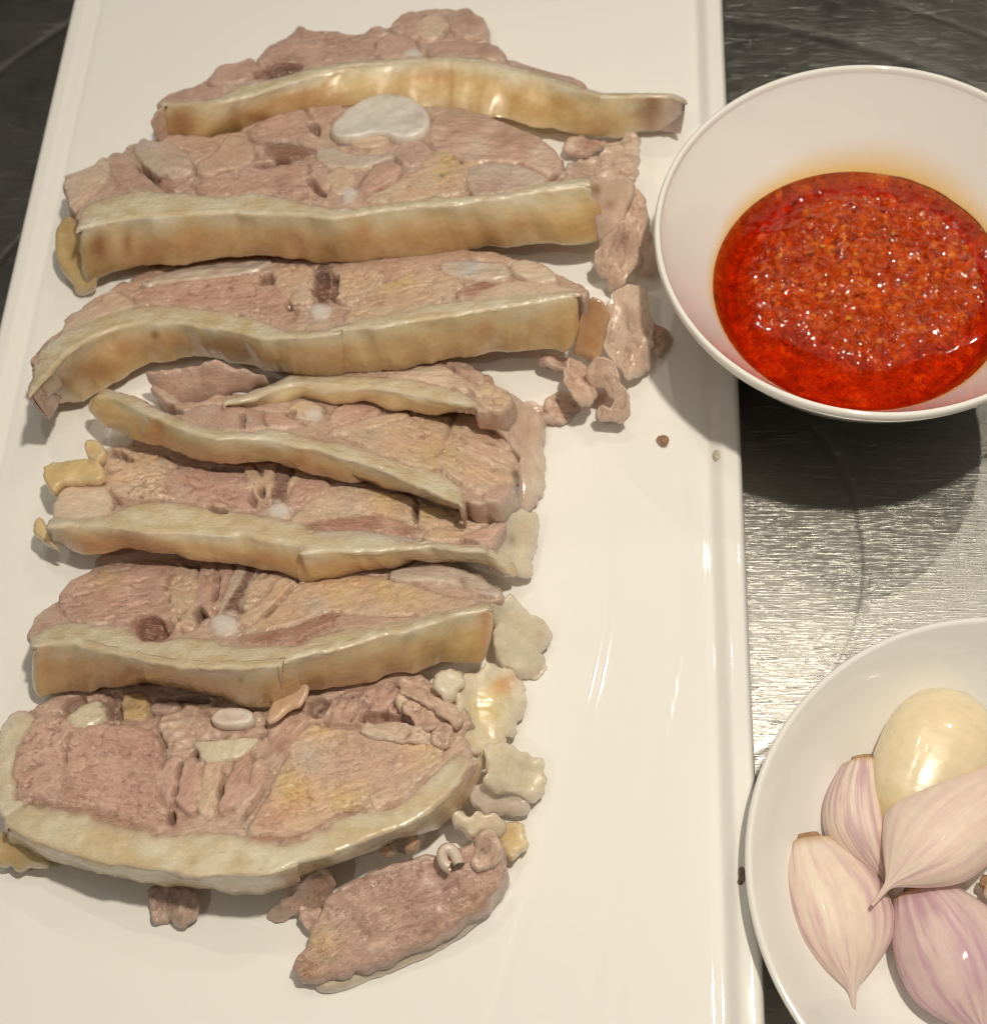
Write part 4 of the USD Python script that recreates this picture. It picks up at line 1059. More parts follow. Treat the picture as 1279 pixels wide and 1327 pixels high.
m("meat_shred", s3, Plane((845, 420, 5), (870, 440, 3), (850, 460, 4)), "D 1178,245 1215,270 1262,325 1190,378", "red", r=0.7, thick=3, lump=0.7, blobs=[(860, 440, 20, PAL["deep"][0], 0.5)])
m("meat_shred", s3, Plane((745, 480, 12), (790, 470, 14), (800, 540, 6)), "D 1000,380 1060,420 1100,500 1112,560 1082,597 1020,592 1000,560 1050,560 1065,510 1030,470 990,470 960,430", "sheet", dz=0.8, r=1.2, thick=7, lump=0.8, ridge=0.25, fib=-60)
m("meat_shred", s3, Plane((745, 480, 11), (780, 500, 7), (800, 520, 5)), "D 880,430 900,395 960,400 1000,440 1000,500 950,547 900,480", "sheet", r=0.9, thick=5, lump=0.8, ridge=0.3, fib=-50, slits=0.4)
m("meat_shred", s3, flat(3), "D 990,475 1040,480 1060,530 1030,580 1000,560", "pink", r=1.0, thick=3, lump=0.7)
m("meat_shred", s3, flat(6), "D 790,378 880,365 905,420 850,412", "mauve", r=0.7, thick=3, lump=0.8)
m("meat_shred", s3, flat(2.2), "D 830,520 880,480 930,530 880,600 830,592", "sheet", r=0.8, thick=2, lump=0.8, blobs=[(727, 530, 12, PAL["red"][0], 0.7)])

# ---- loose scrap between the third slice and the folded thin one
t = m("meat_scrap", None, Plane((190, 478, 12), (340, 484, 13), (230, 510, 8)), "N 135,70 170,60 300,55 430,30 540,22 620,50 700,72 800,95 690,112 600,125 520,180 440,200 340,215 260,195 180,120", "mauve", dz=0.5, r=1.4, thick=5, lump=1.3, ridge=0.3, fib=5, blobs=[(245, 500, 14, PAL["pale"][0], 0.5), (320, 480, 20, PAL["red"][0], 0.6), (195, 480, 14, PAL["red"][0], 0.4)])
tag(t, "loose pink scrap of meat lying in front of the third slice's skin, at left", "meat scrap")

# ---- thin folded slice behind the fourth
p4a = Plane((300, 510, 13), (640, 500, 13), (500, 470, 7))
s4a = slice_of("short thin meat slice folded behind the slanting slice, only its narrow fat strip showing", p4a,
               "I 330,505 370,495 420,489 495,485 530,476 575,472 605,482 640,496 660,507 662,522 640,535 600,530 520,520 400,505", thick=7, cut="N 570,240 660,230 740,205 830,165 930,150 1000,150 O 0,150 200,160 340,162 430,180 560,205 700,230 800,250 860,258")
m("muscle", s4a, p4a, "O 740,50 860,110 950,150 1045,190 1050,240 1000,295 900,275 860,200 810,130", "tan", dz=1.0, r=1.0, lump=1.2, ridge=0.5, fib=-40, slits=0.5)
m("muscle", s4a, p4a, "O 380,108 500,82 640,58 740,66 800,120 820,190 700,150 560,130", "pale", mat="fat", dz=1.0, r=1.0, lump=0.8, fib=-5, blobs=[(590, 500, 14, PAL["red"][0], 0.4)])
m("muscle", s4a, p4a, "O 730,160 790,190 870,250 840,265 760,220", "red", dz=1.8, r=0.8, lump=0.5, fib=-40)
m("muscle", s4a, p4a, "O 700,20 820,70 900,80 900,150 850,130 780,80", "mauve", dz=0.6, r=1.0, lump=1.1, fib=-30)
fat_between(p4a, "N 560,235 640,205 700,185 800,140 900,113 1000,108 O 0,108 200,113 380,112 480,120 560,140 700,160 820,205 870,240", "N 570,240 660,230 740,205 830,165 930,150 1000,150 O 0,150 200,160 340,162 430,180 560,205 700,230 800,250 860,258")
strip(s4a, p4a, None, "N 570,240 660,230 740,205 830,165 930,150 1000,150 O 0,150 200,160 340,162 430,180 560,205 700,230 800,250 860,258",
      "N 580,246 660,262 740,278 840,292 920,255 970,225 O 0,236 150,240 280,228 340,242 400,282 560,302 700,306 800,292 875,266", (6, 6, 7, 7, 7, 7), pal_skin="skinpale", patches=[(390, 505, 20, 12, "amber", 0.5), (330, 525, 20, 12, "amber", 0.6)], seed=57, under=4)

# ---- fourth slice
p4 = Plane((140, 515, 16), (610, 620, 17), (500, 530, 6))
s4 = slice_of("slanting meat slice with a pointed skin tip at left and plump fibrous muscle at right", p4,
              "I 160,512 185,520 205,532 235,534 255,525 280,522 320,528 365,538 375,528 390,517 410,520 470,512 500,530 535,538 575,540 600,532 620,525 640,542 665,582 672,600 670,620 662,632 642,651 620,650 600,645 575,625 545,612 500,600 460,592 420,585 380,575 330,568 280,565 240,560 205,545 175,530", thick=9, cut="I 128,506 165,520 190,535 214,546 245,558 275,566 310,566 350,567 375,576 O 0,478 150,518 300,560 400,592 500,640 600,690 690,735 780,765")
m("muscle", s4, p4, "N 330,312 430,265 530,250 640,262 760,295 830,340 800,375 640,392 480,388 400,350", "mauve", dz=0.8, r=1.2, lump=0.6, fib=-65, ridge=0.4, blobs=[(305, 540, 6, PAL["grey"][0], 0.7), (320, 545, 6, PAL["grey"][0], 0.7), (270, 535, 14, PAL["grey"][0], 0.5)])
m("muscle", s4, p4, "N 760,295 890,300 960,330 960,365 820,372 790,350", "pink", dz=0.8, lump=0.6, fib=5)
m("muscle", s4, p4, "N 885,285 960,228 1040,240 1080,280 1000,335 920,322", "tan", dz=1.3, r=1.3, lump=0.8, fib=20)
m("cartilage", s4, p4, "N 990,280 1062,280 1062,330 988,327", "white", mat="cartilage", soft=3.0, crev=0.0, rim=0.0, dz=0.5 * 1.8, r=0.8, lump=0.3, ridge=0.05)
m("muscle", s4, p4, "O 100,335 170,250 290,212 390,282 320,332 180,367", "pink", dz=1.3, r=1.3, lump=0.9, fib=30, slits=0.4)
m("muscle", s4, p4, "O 100,392 250,352 420,300 545,300 430,352 250,397 150,412", "tan", dz=1.5, r=0.9, lump=0.4, fib=17)
m("muscle", s4, p4, "O 170,412 350,382 540,318 640,312 745,318 765,400 705,480 690,580 600,592 450,535 300,472", "tan", mat="cut_meat", dz=1.0, r=0.9, lump=0.6, fib=-15, slits=0.3, blobs=[(560, 590, 22, YEL, 0.6), (590, 600, 16, YEL, 0.5), (480, 560, 20, BLU, 0.3)])
m("muscle", s4, p4, "O 735,405 770,310 820,280 880,262 960,338 1052,480 1082,560 1072,640 1042,672 962,682 912,722 822,672 700,602 680,560 690,500", "tan", mat="cut_meat", dz=1.8, r=1.8, lump=0.9, ridge=0.55, fib=-32, slits=1.0, dome=0.8, blobs=[(585, 592, 16, YEL, 0.5), (640, 570, 30, PAL["pink"][0], 0.4)])
m("muscle", s4, p4, "O 905,732 960,682 1050,668 1058,702 992,768 930,752", "pink", dz=1.8, r=1.5, lump=0.6, ridge=0.3, fib=25)
m("muscle", s4, p4, "O 930,330 1000,400 1060,480 1040,500 980,430 920,360", "sheet", dz=3.0, r=0.8, thick=3, lump=0.6, fib=-55)
m("fat_frill", s4, Plane((670, 540, 9), (700, 560, 4), (690, 640, 3)), "O 960,332 1040,290 1050,242 1120,250 1200,340 1190,480 1222,540 1182,770 1110,778 1092,690 1112,560 1060,440", "sheet", mat="fat", r=0.9, thick=4, lump=1.5, ridge=0.4, fib=-70, blobs=[(688, 560, 12, PAL["brown"][0], 0.4), (690, 600, 12, PAL["jelly"][0], 0.6), (695, 630, 14, PAL["jelly"][0], 0.6)])
m("meat_shred", s4, flat(2.5), "O 1040,245 1150,240 1240,255 1282,300 1220,340 1190,380 1120,330", "sheet", mat="fat", r=0.8, thick=2, lump=1.0, ridge=0.3, fib=10, blobs=[(717, 530, 7, PAL["red"][1], 0.8)])
m("muscle", s4, Plane((640, 650, 9), (600, 640, 11), (660, 640, 9)), "O 800,770 900,745 1000,765 1080,720 1060,790 980,830 880,820", "red", r=0.8, thick=3, lump=0.8, blobs=[(640, 660, 14, PAL["deep"][0], 0.6)])
fat_between(p4, "I 138,504 162,510 186,518 206,530 235,545 270,557 310,561 345,557 372,559 395,568 O 130,455 250,484 350,514 480,562 600,592 680,610 720,640 790,690", "I 128,506 165,520 190,535 214,546 245,558 275,566 310,566 350,567 375,576 O 0,478 150,518 300,560 400,592 500,640 600,690 690,735 780,765")
strip(s4, p4, None, "I 128,506 165,520 190,535 214,546 245,558 275,566 310,566 350,567 375,576 O 0,478 150,518 300,560 400,592 500,640 600,690 690,735 780,765",
      "C 288,575 330,592 380,618 450,650 530,690 620,722 720,745 830,750 880,742 950,745 1010,775 1100,800 1200,815 1279,828 O 150,642 280,662 420,702 560,737 700,772 800,788", (9, 8, 9, 9, 9, 9, 9, 8), pal_skin="amber", patches=[(205, 560, 16, 20, "rust", 0.8), (125, 525, 14, 12, "skinpale", 0.6), (270, 580, 30, 12, "skinpale", 0.4), (390, 595, 20, 12, "rust", 0.8), (430, 612, 30, 10, "rust", 0.4), (560, 635, 60, 20, "jelly", 0.6)], seed=69, under=5)

# ---- fifth slice
p5 = Plane((90, 685, 16), (640, 712, 17), (400, 605, 5))
s5 = slice_of("meat slice with two folded pale skin tabs standing at its left end", p5,
              "I 75,625 100,625 128,618 135,595 160,580 200,588 230,600 266,605 316,602 375,604 400,615 460,628 506,638 553,653 594,660 620,666 636,676 646,690 640,712 620,715 560,712 500,716 420,715 350,708 300,700 250,690 200,686 150,682 110,680 75,675 70,655", thick=10, cut="E 195,420 350,402 500,422 640,442 800,442 950,452 1100,472 1279,492 F 100,522 250,530 400,528 600,510 700,508 850,520 920,540")
m("muscle", s5, p5, "E 425,110 475,90 560,118 640,115 722,160 745,260 705,312 540,312 470,290 425,220", "tan", mat="cut_meat", dz=1.3, r=1.6, lump=0.9, fib=20, slits=0.7, dome=0.5, blobs=[(180, 600, 20, YEL, 0.4)])
m("muscle", s5, p5, "E 720,162 850,182 1000,172 1042,300 1062,362 930,352 830,320 720,300 695,260", "pink", mat="cut_meat", dz=1.0, r=1.2, lump=0.6, fib=-25, slits=0.5, blobs=[(290, 650, 18, PAL["red"][0], 0.3), (235, 635, 10, PAL["grey"][0], 0.4)])
m("muscle", s5, p5, "E 440,290 560,315 700,308 640,330 540,335", "red", dz=0.6, lump=0.5, blobs=[(170, 647, 20, PAL["pink"][0], 0.5)])
m("muscle", s5, p5, "E 1008,182 1050,165 1110,262 1102,312 1062,292 1030,240", "tan", dz=1.4, r=1.1, lump=0.5, fib=110, ridge=0.3)
m("muscle", s5, p5, "E 1088,165 1162,158 1142,270 1112,332 1098,280", "tan", dz=1.6, r=1.1, lump=0.5, fib=80, ridge=0.3)
m("marrow", s5, p5, "E 1152,170 1215,178 1172,312 1120,322", "marrow", dz=0.9, r=0.8, lump=0.5, blobs=[(365, 615, 12, PAL["mauve"][0], 0.4)])
m("muscle", s5, p5, "E 1212,200 1290,200 1330,250 1270,300 1200,315 1180,310", "tan", dz=1.5, r=1.1, lump=0.5, fib=50, ridge=0.3)
m("muscle", s5, p5, "F 90,265 150,205 255,232 205,300 130,345 80,340", "pink", dz=1.2, r=1.1, lump=0.7, fib=40, slits=0.4)
m("cartilage", s5, p5, "E 1118,330 1192,325 1195,388 1118,387", "white", mat="cartilage", soft=3.0, crev=0.0, rim=0.0, dz=0.5 * 1.6, r=0.9, lump=0.3, ridge=0.05)
m("muscle", s5, p5, "F 60,420 110,370 200,300 250,248 420,265 530,290 612,312 602,400 560,432 450,410 300,400 180,432", "tan", mat="cut_meat", dz=1.2, r=1.1, lump=0.5, fib=10, slits=0.25, blobs=[(500, 645, 20, YEL, 0.7), (450, 650, 22, BLU, 0.35), (520, 640, 12, YEL, 0.6)])
m("muscle", s5, p5, "F 612,318 690,340 800,360 880,390 922,422 850,462 740,482 640,470 600,420", "tan", mat="cut_meat", dz=1.1, r=1.1, lump=0.6, fib=-10, slits=0.5, blobs=[(555, 665, 16, YEL, 0.7)])
m("muscle", s5, p5, "F 0,400 100,418 250,398 400,380 470,385 600,420 640,472 480,455 300,432 150,442 40,425", "red", dz=0.8, r=0.9, lump=0.4, fib=4, blobs=[(505, 685, 14, PAL["pink"][0], 0.6), (550, 690, 14, PAL["pale"][0], 0.6)])
m("membrane", s5, p5, "F 130,455 300,437 480,460 620,478 640,492 480,478 300,470 150,472", "grey", mat="fat", dz=0.9, r=0.7, lump=0.4, ridge=0.4, fib=80)
m("muscle", s5, p5, "F 780,470 850,440 920,420 970,400 960,440 890,490", "pink", dz=1.8, r=1.0, lump=0.6, fib=30)
m("fat_frill", s5, Plane((640, 690, 14), (690, 665, 8), (690, 730, 4)), "F 880,480 960,400 1040,340 1112,368 1095,500 1055,612 960,585 900,540", "jelly", mat="jelly", r=1.0, thick=6, lump=1.4, ridge=0.3, fib=40, blobs=[(664, 700, 10, DRK, 0.55), (680, 690, 12, PAL["sheet"][1], 0.5)])
m("fat_edge", s5, p5, "E 215,330 250,260 420,240 470,312 430,385 330,400 225,402", "pale", mat="fat", dz=0.6, r=1.0, lump=0.8)
m("skin_fold", s5, Plane((55, 600, 10), (130, 600, 12), (90, 630, 12)), "E 170,160 350,128 425,160 430,230 330,225 240,240 220,285 180,230", "skinpale", mat="skin", r=0.9, thick=6, lump=0.7, ridge=0.1, rim=0.1)
m("skin_fold", s5, Plane((110, 575, 10), (135, 570, 11), (120, 595, 12)), "E 350,70 400,60 435,100 400,155 352,122", "skinpale", mat="skin", r=0.8, thick=5, lump=0.6, ridge=0.1, rim=0.3)
m("skin_flap", s5, flat(9), "E 130,430 152,370 182,412 215,482 250,520 190,490 160,465", "amber", mat="skin", r=0.6, thick=4, lump=0.6, ridge=0.1, rim=0.2)
fat_between(p5, "E 215,385 330,395 430,385 500,360 560,330 700,318 850,345 950,365 1060,375 1130,392 1279,425 F 150,470 400,455 560,485 660,498 800,500 890,505", "E 195,420 350,402 500,422 640,442 800,442 950,452 1100,472 1279,492 F 100,522 250,530 400,528 600,510 700,508 850,520 920,540")
strip(s5, p5, None, "E 195,420 350,402 500,422 640,442 800,442 950,452 1100,472 1279,492 F 100,522 250,530 400,528 600,510 700,508 850,520 920,540",
      "E 215,480 270,520 330,548 430,540 560,530 660,550 800,560 900,570 1000,572 1100,600 1200,630 1279,655 F 100,652 200,657 330,632 450,607 560,592 640,572 720,567 800,577 880,592 960,618 1050,645", (7, 7, 8, 8, 8, 8, 8, 7, 5), patches=[(115, 705, 40, 14, "rust", 0.6), (180, 705, 40, 14, "rust", 0.6), (150, 690, 30, 10, "brown", 0.4), (330, 725, 60, 12, "rust", 0.45), (470, 740, 60, 14, "rust", 0.4), (600, 722, 60, 30, "jelly", 0.5)], seed=81)

# ---- sixth slice
p6 = Plane((70, 835, 18), (640, 790, 18), (380, 730, 5))
s6 = slice_of("meat slice with fanned muscles round a white spot and a red hollow beside it", p6,
              "I 40,795 75,775 95,755 135,718 175,725 230,728 270,725 300,726 335,732 380,745 400,755 460,742 506,746 540,735 562,728 600,734 632,750 654,766 654,775 632,782 590,790 550,800 500,815 450,832 400,842 350,850 300,862 250,862 200,858 150,845 100,838 45,835 36,828", thick=12, cut="E 128,912 250,902 380,922 500,952 640,982 800,1002 900,1002 1050,1002 1200,985 F 0,1000 150,952 300,920 450,880 600,840 750,800 860,765 930,752")
m("muscle", s6, p6, "E 230,722 270,670 300,640 400,600 480,580 560,570 740,580 775,650 765,745 690,795 640,812 560,818 480,812 380,822 290,802", "pink", mat="cut_meat", dz=1.0, r=1.4, lump=0.8, fib=15, slits=0.5, blobs=[(140, 750, 20, YEL, 0.5), (150, 735, 14, PAL["grey"][0], 0.6), (75, 778, 8, PAL["red"][0], 0.7), (190, 765, 20, VIO, 0.4)])
m("muscle", s6, p6, "U 0,445 90,445 165,500 165,560 90,598 0,590 -60,500", "red", dz=-0.6, r=1.6, lump=0.3, ridge=0.1, rim=0.0, blobs=[(190, 820, 14, PAL["deep"][0], 0.5)])  # a dark hollow rather than a muscle, shade painted in dark red
m("muscle", s6, p6, "U 170,300 190,200 270,140 350,150 350,300 330,400 340,520 250,525 190,440", "tan", mat="cut_meat", dz=1.4, r=1.2, lump=0.9, fib=105, slits=0.9)
m("muscle", s6, p6, "U 355,260 370,130 425,120 470,160 465,300 440,380 430,440 390,430 350,370", "pink", mat="cut_meat", dz=1.6, r=1.1, lump=0.6, fib=95, slits=0.5)
m("muscle", s6, p6, "U 465,170 500,148 555,150 530,240 490,330 455,410 450,330", "pink", dz=1.3, r=0.9, lump=0.6, fib=70)
m("marrow", s6, p6, "U 570,290 640,150 710,170 630,330 585,432 500,425 500,370", "marrow", dz=0.9, r=0.9, lump=0.6, blobs=[(315, 745, 10, PAL["mauve"][1], 0.4)])
m("fascia", s6, p6, "U 480,410 520,290 570,185 610,130 645,150 560,310 500,400", "grey", dz=1.5, r=0.7, lump=0.3, fib=65)
m("fascia", s6, p6, "U 595,400 640,280 700,180 722,165 700,220 650,310 620,400", "grey", dz=1.5, r=0.6, lump=0.3, fib=65)
m("muscle", s6, p6, "U 620,390 650,290 740,165 805,222 790,300 700,388 615,412", "tan", mat="cut_meat", dz=1.4, r=1.2, lump=0.9, fib=55, slits=0.6)
m("muscle", s6, p6, "U 595,450 680,395 760,335 830,220 950,235 870,320 730,465 650,505 600,500", "tan", dz=1.6, r=1.1, lump=0.6, fib=40, ridge=0.35)
m("cartilage", s6, p6, "U 425,460 480,445 565,460 575,540 500,560 430,540", "white", mat="cartilage", soft=3.0, crev=0.0, rim=0.0, dz=0.5 * 1.8, r=1.2, lump=0.4, ridge=0.05)
m("muscle", s6, p6, "U 590,560 740,462 900,300 960,258 1100,245 F 110,670 200,650 360,625 430,628 520,642 640,682 760,720 870,732 780,765 620,792 450,802 280,792 270,770 150,822 40,872", "tan", mat="cut_meat", dz=1.1, r=1.0, lump=0.6, fib=25, slits=0.3, blobs=[(440, 765, 22, YEL, 0.6), (500, 765, 20, YEL, 0.7), (410, 785, 18, BLU, 0.5), (530, 775, 18, YEL, 0.5), (470, 750, 14, ORA, 0.4)])
m("muscle", s6, p6, "U 580,572 700,560 900,520 1040,460 1160,420 1205,470 1100,502 980,572 900,622 770,655 680,625", "red", dz=1.5, r=1.2, lump=0.4, ridge=0.25, fib=22, blobs=[(370, 832, 14, PAL["pink"][0], 0.4)])
m("muscle", s6, p6, "F 270,785 450,805 620,795 620,815 450,850 290,845", "pink", dz=0.8, r=0.9, lump=0.5, fib=5, blobs=[(480, 805, 14, PAL["red"][0], 0.4)])
m("membrane", s6, p6, "F 480,622 560,595 640,575 760,588 900,648 972,715 880,702 770,655 650,645 560,650", "grey", mat="fat", dz=1.8, r=1.0, lump=0.8, ridge=0.35, fib=-15, blobs=[(600, 755, 8, DRK, 0.6), (618, 768, 8, PAL["red"][0], 0.6)])
fat_between(p6, "E 118,885 200,850 290,815 400,835 500,850 600,905 700,895 830,885 960,930 1050,930 1150,925 1279,915 F 150,890 280,852 450,842 650,795 800,765 880,742 900,740", "E 128,912 250,902 380,922 500,952 640,982 800,1002 900,1002 1050,1002 1200,985 F 0,1000 150,952 300,920 450,880 600,840 750,800 860,765 930,752")
strip(s6, p6, None, "E 128,912 250,902 380,922 500,952 640,982 800,1002 900,1002 1050,1002 1200,985 F 0,1000 150,952 300,920 450,880 600,840 750,800 860,765 930,752",
      "E 140,1132 200,1142 250,1140 330,1102 560,1082 640,1082 760,1112 900,1122 1000,1162 1100,1180 1200,1152 1279,1122 F 100,1112 200,1105 300,1080 450,1060 560,1040 680,1020 740,992 820,995 900,990", (3, 4, 6, 8, 8, 8, 8, 8, 7), patches=[(100, 860, 40, 14, "rust", 0.55), (170, 870, 40, 14, "rust", 0.6), (120, 880, 30, 12, "brown", 0.4), (60, 850, 20, 30, "rust", 0.4), (400, 885, 50, 10, "rust", 0.4), (230, 850, 40, 8, "rust", 0.35), (630, 815, 12, 40, "rust", 0.85), (312, 882, 4, 4, "brown", 0.8), (280, 865, 14, 5, "brown", 0.5)], seed=93)
m("fat_frill", s6, Plane((650, 800, 12), (700, 820, 6), (660, 870, 4)), "F 940,752 1000,720 1040,772 1110,810 1142,862 1130,920 1120,940 1142,960 1140,1042 1050,1040 960,1002 930,900", "jelly", mat="jelly", r=1.0, thick=5, lump=1.2, ridge=0.3, fib=-20, blobs=[(700, 825, 9, PAL["sheet"][1], 0.7)])

# ---- seventh slice
p7 = Plane((30, 1085, 15), (560, 1010, 17), (300, 900, 6))
s7 = slice_of("nearest broad meat slice, with a small oval bone and a yellowish iridescent right muscle", p7,
              "I 12,1000 0,960 4,935 18,925 40,915 82,905 120,905 160,898 205,905 260,895 310,895 350,915 400,905 450,890 500,880 540,880 590,890 610,930 600,950 610,975 590,1010 560,1035 500,1065 430,1095 380,1110 330,1122 250,1128 180,1115 120,1105 60,1080 20,1060 15,1030", thick=11, cut="G 20,690 150,745 300,795 450,825 640,855 800,885 950,885 1100,865 1279,835 H 60,815 150,790 300,740 450,685 600,625 700,560 780,480 850,370")
m("fat_edge", s7, p7, "G -10,270 60,192 112,200 140,240 95,300 52,430 42,570 100,572 70,640 0,660 -20,500", "jelly", mat="fat", dz=0.2, r=1.2, lump=1.2, ridge=0.15)
m("muscle", s7, p7, "G 48,440 90,310 150,230 225,213 290,235 330,272 300,330 280,450 230,582 180,578 100,542", "pink", mat="cut_meat", dz=1.2, r=1.0, lump=0.5, fib=-10, slits=0.6)
m("muscle", s7, p7, "G 285,300 345,268 400,245 560,260 645,290 672,420 682,560 705,692 560,662 420,612 300,592 225,582 275,450", "pink", mat="cut_meat", dz=1.3, r=1.0, lump=0.5, fib=-22, slits=0.45, blobs=[(190, 1000, 30, VIO, 0.4), (150, 960, 25, VIO, 0.35)])
m("muscle", s7, p7, "G 110,555 200,582 300,596 420,618 560,668 690,706 560,700 420,655 300,612 180,592", "red", dz=0.5, r=0.9, lump=0.3, fib=-12, rim=0.15)
m("fat_edge", s7, p7, "G 270,215 330,180 420,140 440,225 350,262 320,262", "jelly", mat="fat", dz=0.8, r=1.4, lump=1.0)
m("gristle", s7, p7, "G 495,125 600,120 632,200 570,235 500,222", "skinpale", dz=0.6, r=1.4, lump=1.0, blobs=[(170, 915, 14, DRK, 0.3)])
m("gristle", s7, p7, "G 430,130 490,120 490,240 440,235", "body", dz=-0.3, lump=0.8, fib=90, ridge=0.5)
m("bone_ring", s7, p7, "R 130,430 180,310 300,250 420,320 490,430 620,440 780,440 880,430 890,480 720,505 520,515 400,530 300,530 250,570 200,570 165,480", "body", dz=1.2, r=1.4, lump=1.6, ridge=0.5, wave=1.3, blobs=[(235, 932, 14, PAL["pale"][0], 0.6), (250, 952, 10, PAL["red"][0], 0.5), (310, 950, 14, PAL["red"][1], 0.5), (225, 940, 10, PAL["tan"][0], 0.5)])
m("gristle", s7, p7, "R 70,290 140,250 250,240 290,300 200,330 90,330", "mauve", mat="fat", dz=1.4, r=1.0, lump=1.2, ridge=0.4)
m("gristle", s7, p7, "R 290,255 400,228 545,230 500,290 400,290", "pale", mat="fat", dz=0.8, r=1.0, lump=1.0, ridge=0.4)
m("bone_disc", s7, p7, "R 485,380 510,330 570,302 690,296 765,315 788,360 760,405 650,427 540,422", "disc", mat="cartilage", dz=3.0, r=0.7, thick=4, lump=0.15, ridge=0.05, rag=0.08, rim=0.0, dome=-0.4, blobs=[(297, 930, 8, alb(206, 184, 168), 0.7)], label="small oval pale bone")
m("gristle", s7, p7, "R 785,345 830,335 865,385 800,410", "pale", dz=2.0, r=1.0, lump=0.6)
m("muscle", s7, p7, "R 150,850 165,720 200,650 290,645 295,760 240,950 185,970", "pink", dz=1.2, r=1.3, lump=0.5, fib=80, ridge=0.3)
m("muscle", s7, p7, "R 235,930 270,800 300,700 350,640 425,665 445,800 420,950 370,1045 300,1012", "pink", dz=1.8, r=1.5, lump=0.4, fib=80, ridge=0.3, blobs=[(250, 977, 5, DRK, 0.6)])
m("muscle", s7, p7, "R 390,1035 430,850 450,700 475,640 565,660 560,900 520,1042", "tan", dz=1.7, r=1.2, lump=0.6, fib=85, ridge=0.4)
m("muscle", s7, p7, "R 530,1035 590,850 650,720 700,600 780,610 760,760 750,900 650,992", "pink", dz=1.8, r=1.4, lump=0.5, fib=65, ridge=0.4, blobs=[(322, 985, 10, PAL["red"][0], 0.5)])
m("muscle", s7, p7, "R 640,1010 740,920 765,850 775,720 850,640 895,780 845,880 740,965", "pink", dz=1.5, r=1.3, lump=0.6, fib=55, ridge=0.35)
m("fascia", s7, p7, "R 370,545 480,535 620,525 830,505 790,570 690,650 560,670 450,665 400,600", "jelly", mat="fat", dz=1.8, r=0.9, lump=0.5, ridge=0.25, fib=80)
m("muscle", s7, p7, "R 880,430 1000,380 1080,330 1170,370 1100,480 1040,600 980,690 890,760 870,640 930,540", "mauve", dz=1.2, r=1.0, lump=1.3, ridge=0.4, fib=55, blobs=[(365, 965, 14, PAL["red"][0], 0.6), (385, 935, 10, PAL["red"][0], 0.6), (360, 945, 8, PAL["pale"][0], 0.6), (360, 985, 10, PAL["grey"][0], 0.5)])
m("muscle", s7, p7, "H -40,670 50,530 120,380 200,230 290,255 420,270 560,270 740,330 720,390 650,450 560,545 440,572 330,580 280,612 180,672 90,688 0,672", "tan", mat="cut_meat", dz=1.4, r=1.0, lump=0.5, fib=20, slits=0.3,
  blobs=[(385, 1030, 24, ORA, 0.85), (375, 1020, 30, YEL, 0.7), (445, 1040, 26, YEL, 0.8), (400, 985, 22, BLU, 0.65), (415, 945, 16, YEL, 0.6), (480, 960, 40, VIO, 0.6), (440, 1000, 30, VIO, 0.5), (560, 965, 30, YEL, 0.4), (350, 1060, 30, alb(206, 142, 112), 0.5), (510, 1010, 30, VIO, 0.4)])
m("muscle", s7, p7, "H -40,672 90,690 180,675 280,615 330,582 440,575 330,605 250,650 160,700 60,712 -20,700", "red", dz=0.6, r=1.0, lump=0.3, fib=20, rim=0.1)
m("muscle", s7, p7, "H 215,180 330,130 450,90 560,75 610,170 640,230 540,245 400,235 300,240", "mauve", mat="cut_meat", dz=0.6, r=1.2, lump=1.4, ridge=0.6, fib=70, slits=0.8, blobs=[(470, 910, 16, DRK, 0.35), (430, 915, 10, PAL["pale"][0], 0.4)])
m("meat_shred", s7, p7, "H 555,55 640,75 720,130 800,215 780,225 690,165 610,125 570,105", "sheet", dz=3.2, r=0.7, thick=2, lump=0.6, fib=-40)
m("meat_shred", s7, p7, "H 590,150 700,165 730,225 690,250 640,240 600,205", "sheet", dz=2.2, r=0.8, thick=3, lump=1.0, fib=20, slits=0.4)
m("meat_shred", s7, p7, "H 560,110 640,140 620,180 570,170", "pale", dz=2.4, r=0.8, thick=3, lump=0.8)
m("meat_shred", s7, p7, "H 690,260 750,230 770,290 740,330 700,300", "sheet", dz=1.8, r=0.8, thick=3, lump=1.0)
m("meat_shred", s7, p7, "H 400,250 520,232 640,250 700,292 640,300 500,285", "pale", dz=1.4, r=0.8, thick=3, lump=0.8)
fat_between(p7, "G 30,640 100,590 180,600 330,630 460,675 600,705 700,725 800,715 900,700 980,712 1100,742 1180,745 H 20,715 90,715 180,700 280,640 350,605 450,585 560,565 650,490 720,420 800,360", "G 20,690 150,745 300,795 450,825 640,855 800,885 950,885 1100,865 1279,835 H 60,815 150,790 300,740 450,685 600,625 700,560 780,480 850,370")
strip(s7, p7, None, "G 20,690 150,745 300,795 450,825 640,855 800,885 950,885 1100,865 1279,835 H 60,815 150,790 300,740 450,685 600,625 700,560 780,480 850,370",
      "G 20,735 120,765 200,832 350,832 480,882 620,922 740,932 860,942 1000,967 1100,962 1200,932 1279,892 H 100,880 250,820 400,760 560,692 640,667 720,640 790,590 850,520 900,410", (5, 5, 6, 7, 7, 7, 7, 7, 8), pal_skin="skinpale", patches=[(50, 1100, 50, 8, "amber", 0.8), (140, 1110, 40, 10, "amber", 0.7), (440, 1120, 60, 10, "amber", 0.5), (530, 1085, 40, 10, "amber", 0.5), (600, 1020, 14, 34, "rust", 0.85), (590, 1040, 14, 20, "rust", 0.5), (610, 1000, 12, 22, "pink", 0.6), (250, 1135, 60, 10, "jelly", 0.5)], seed=105)
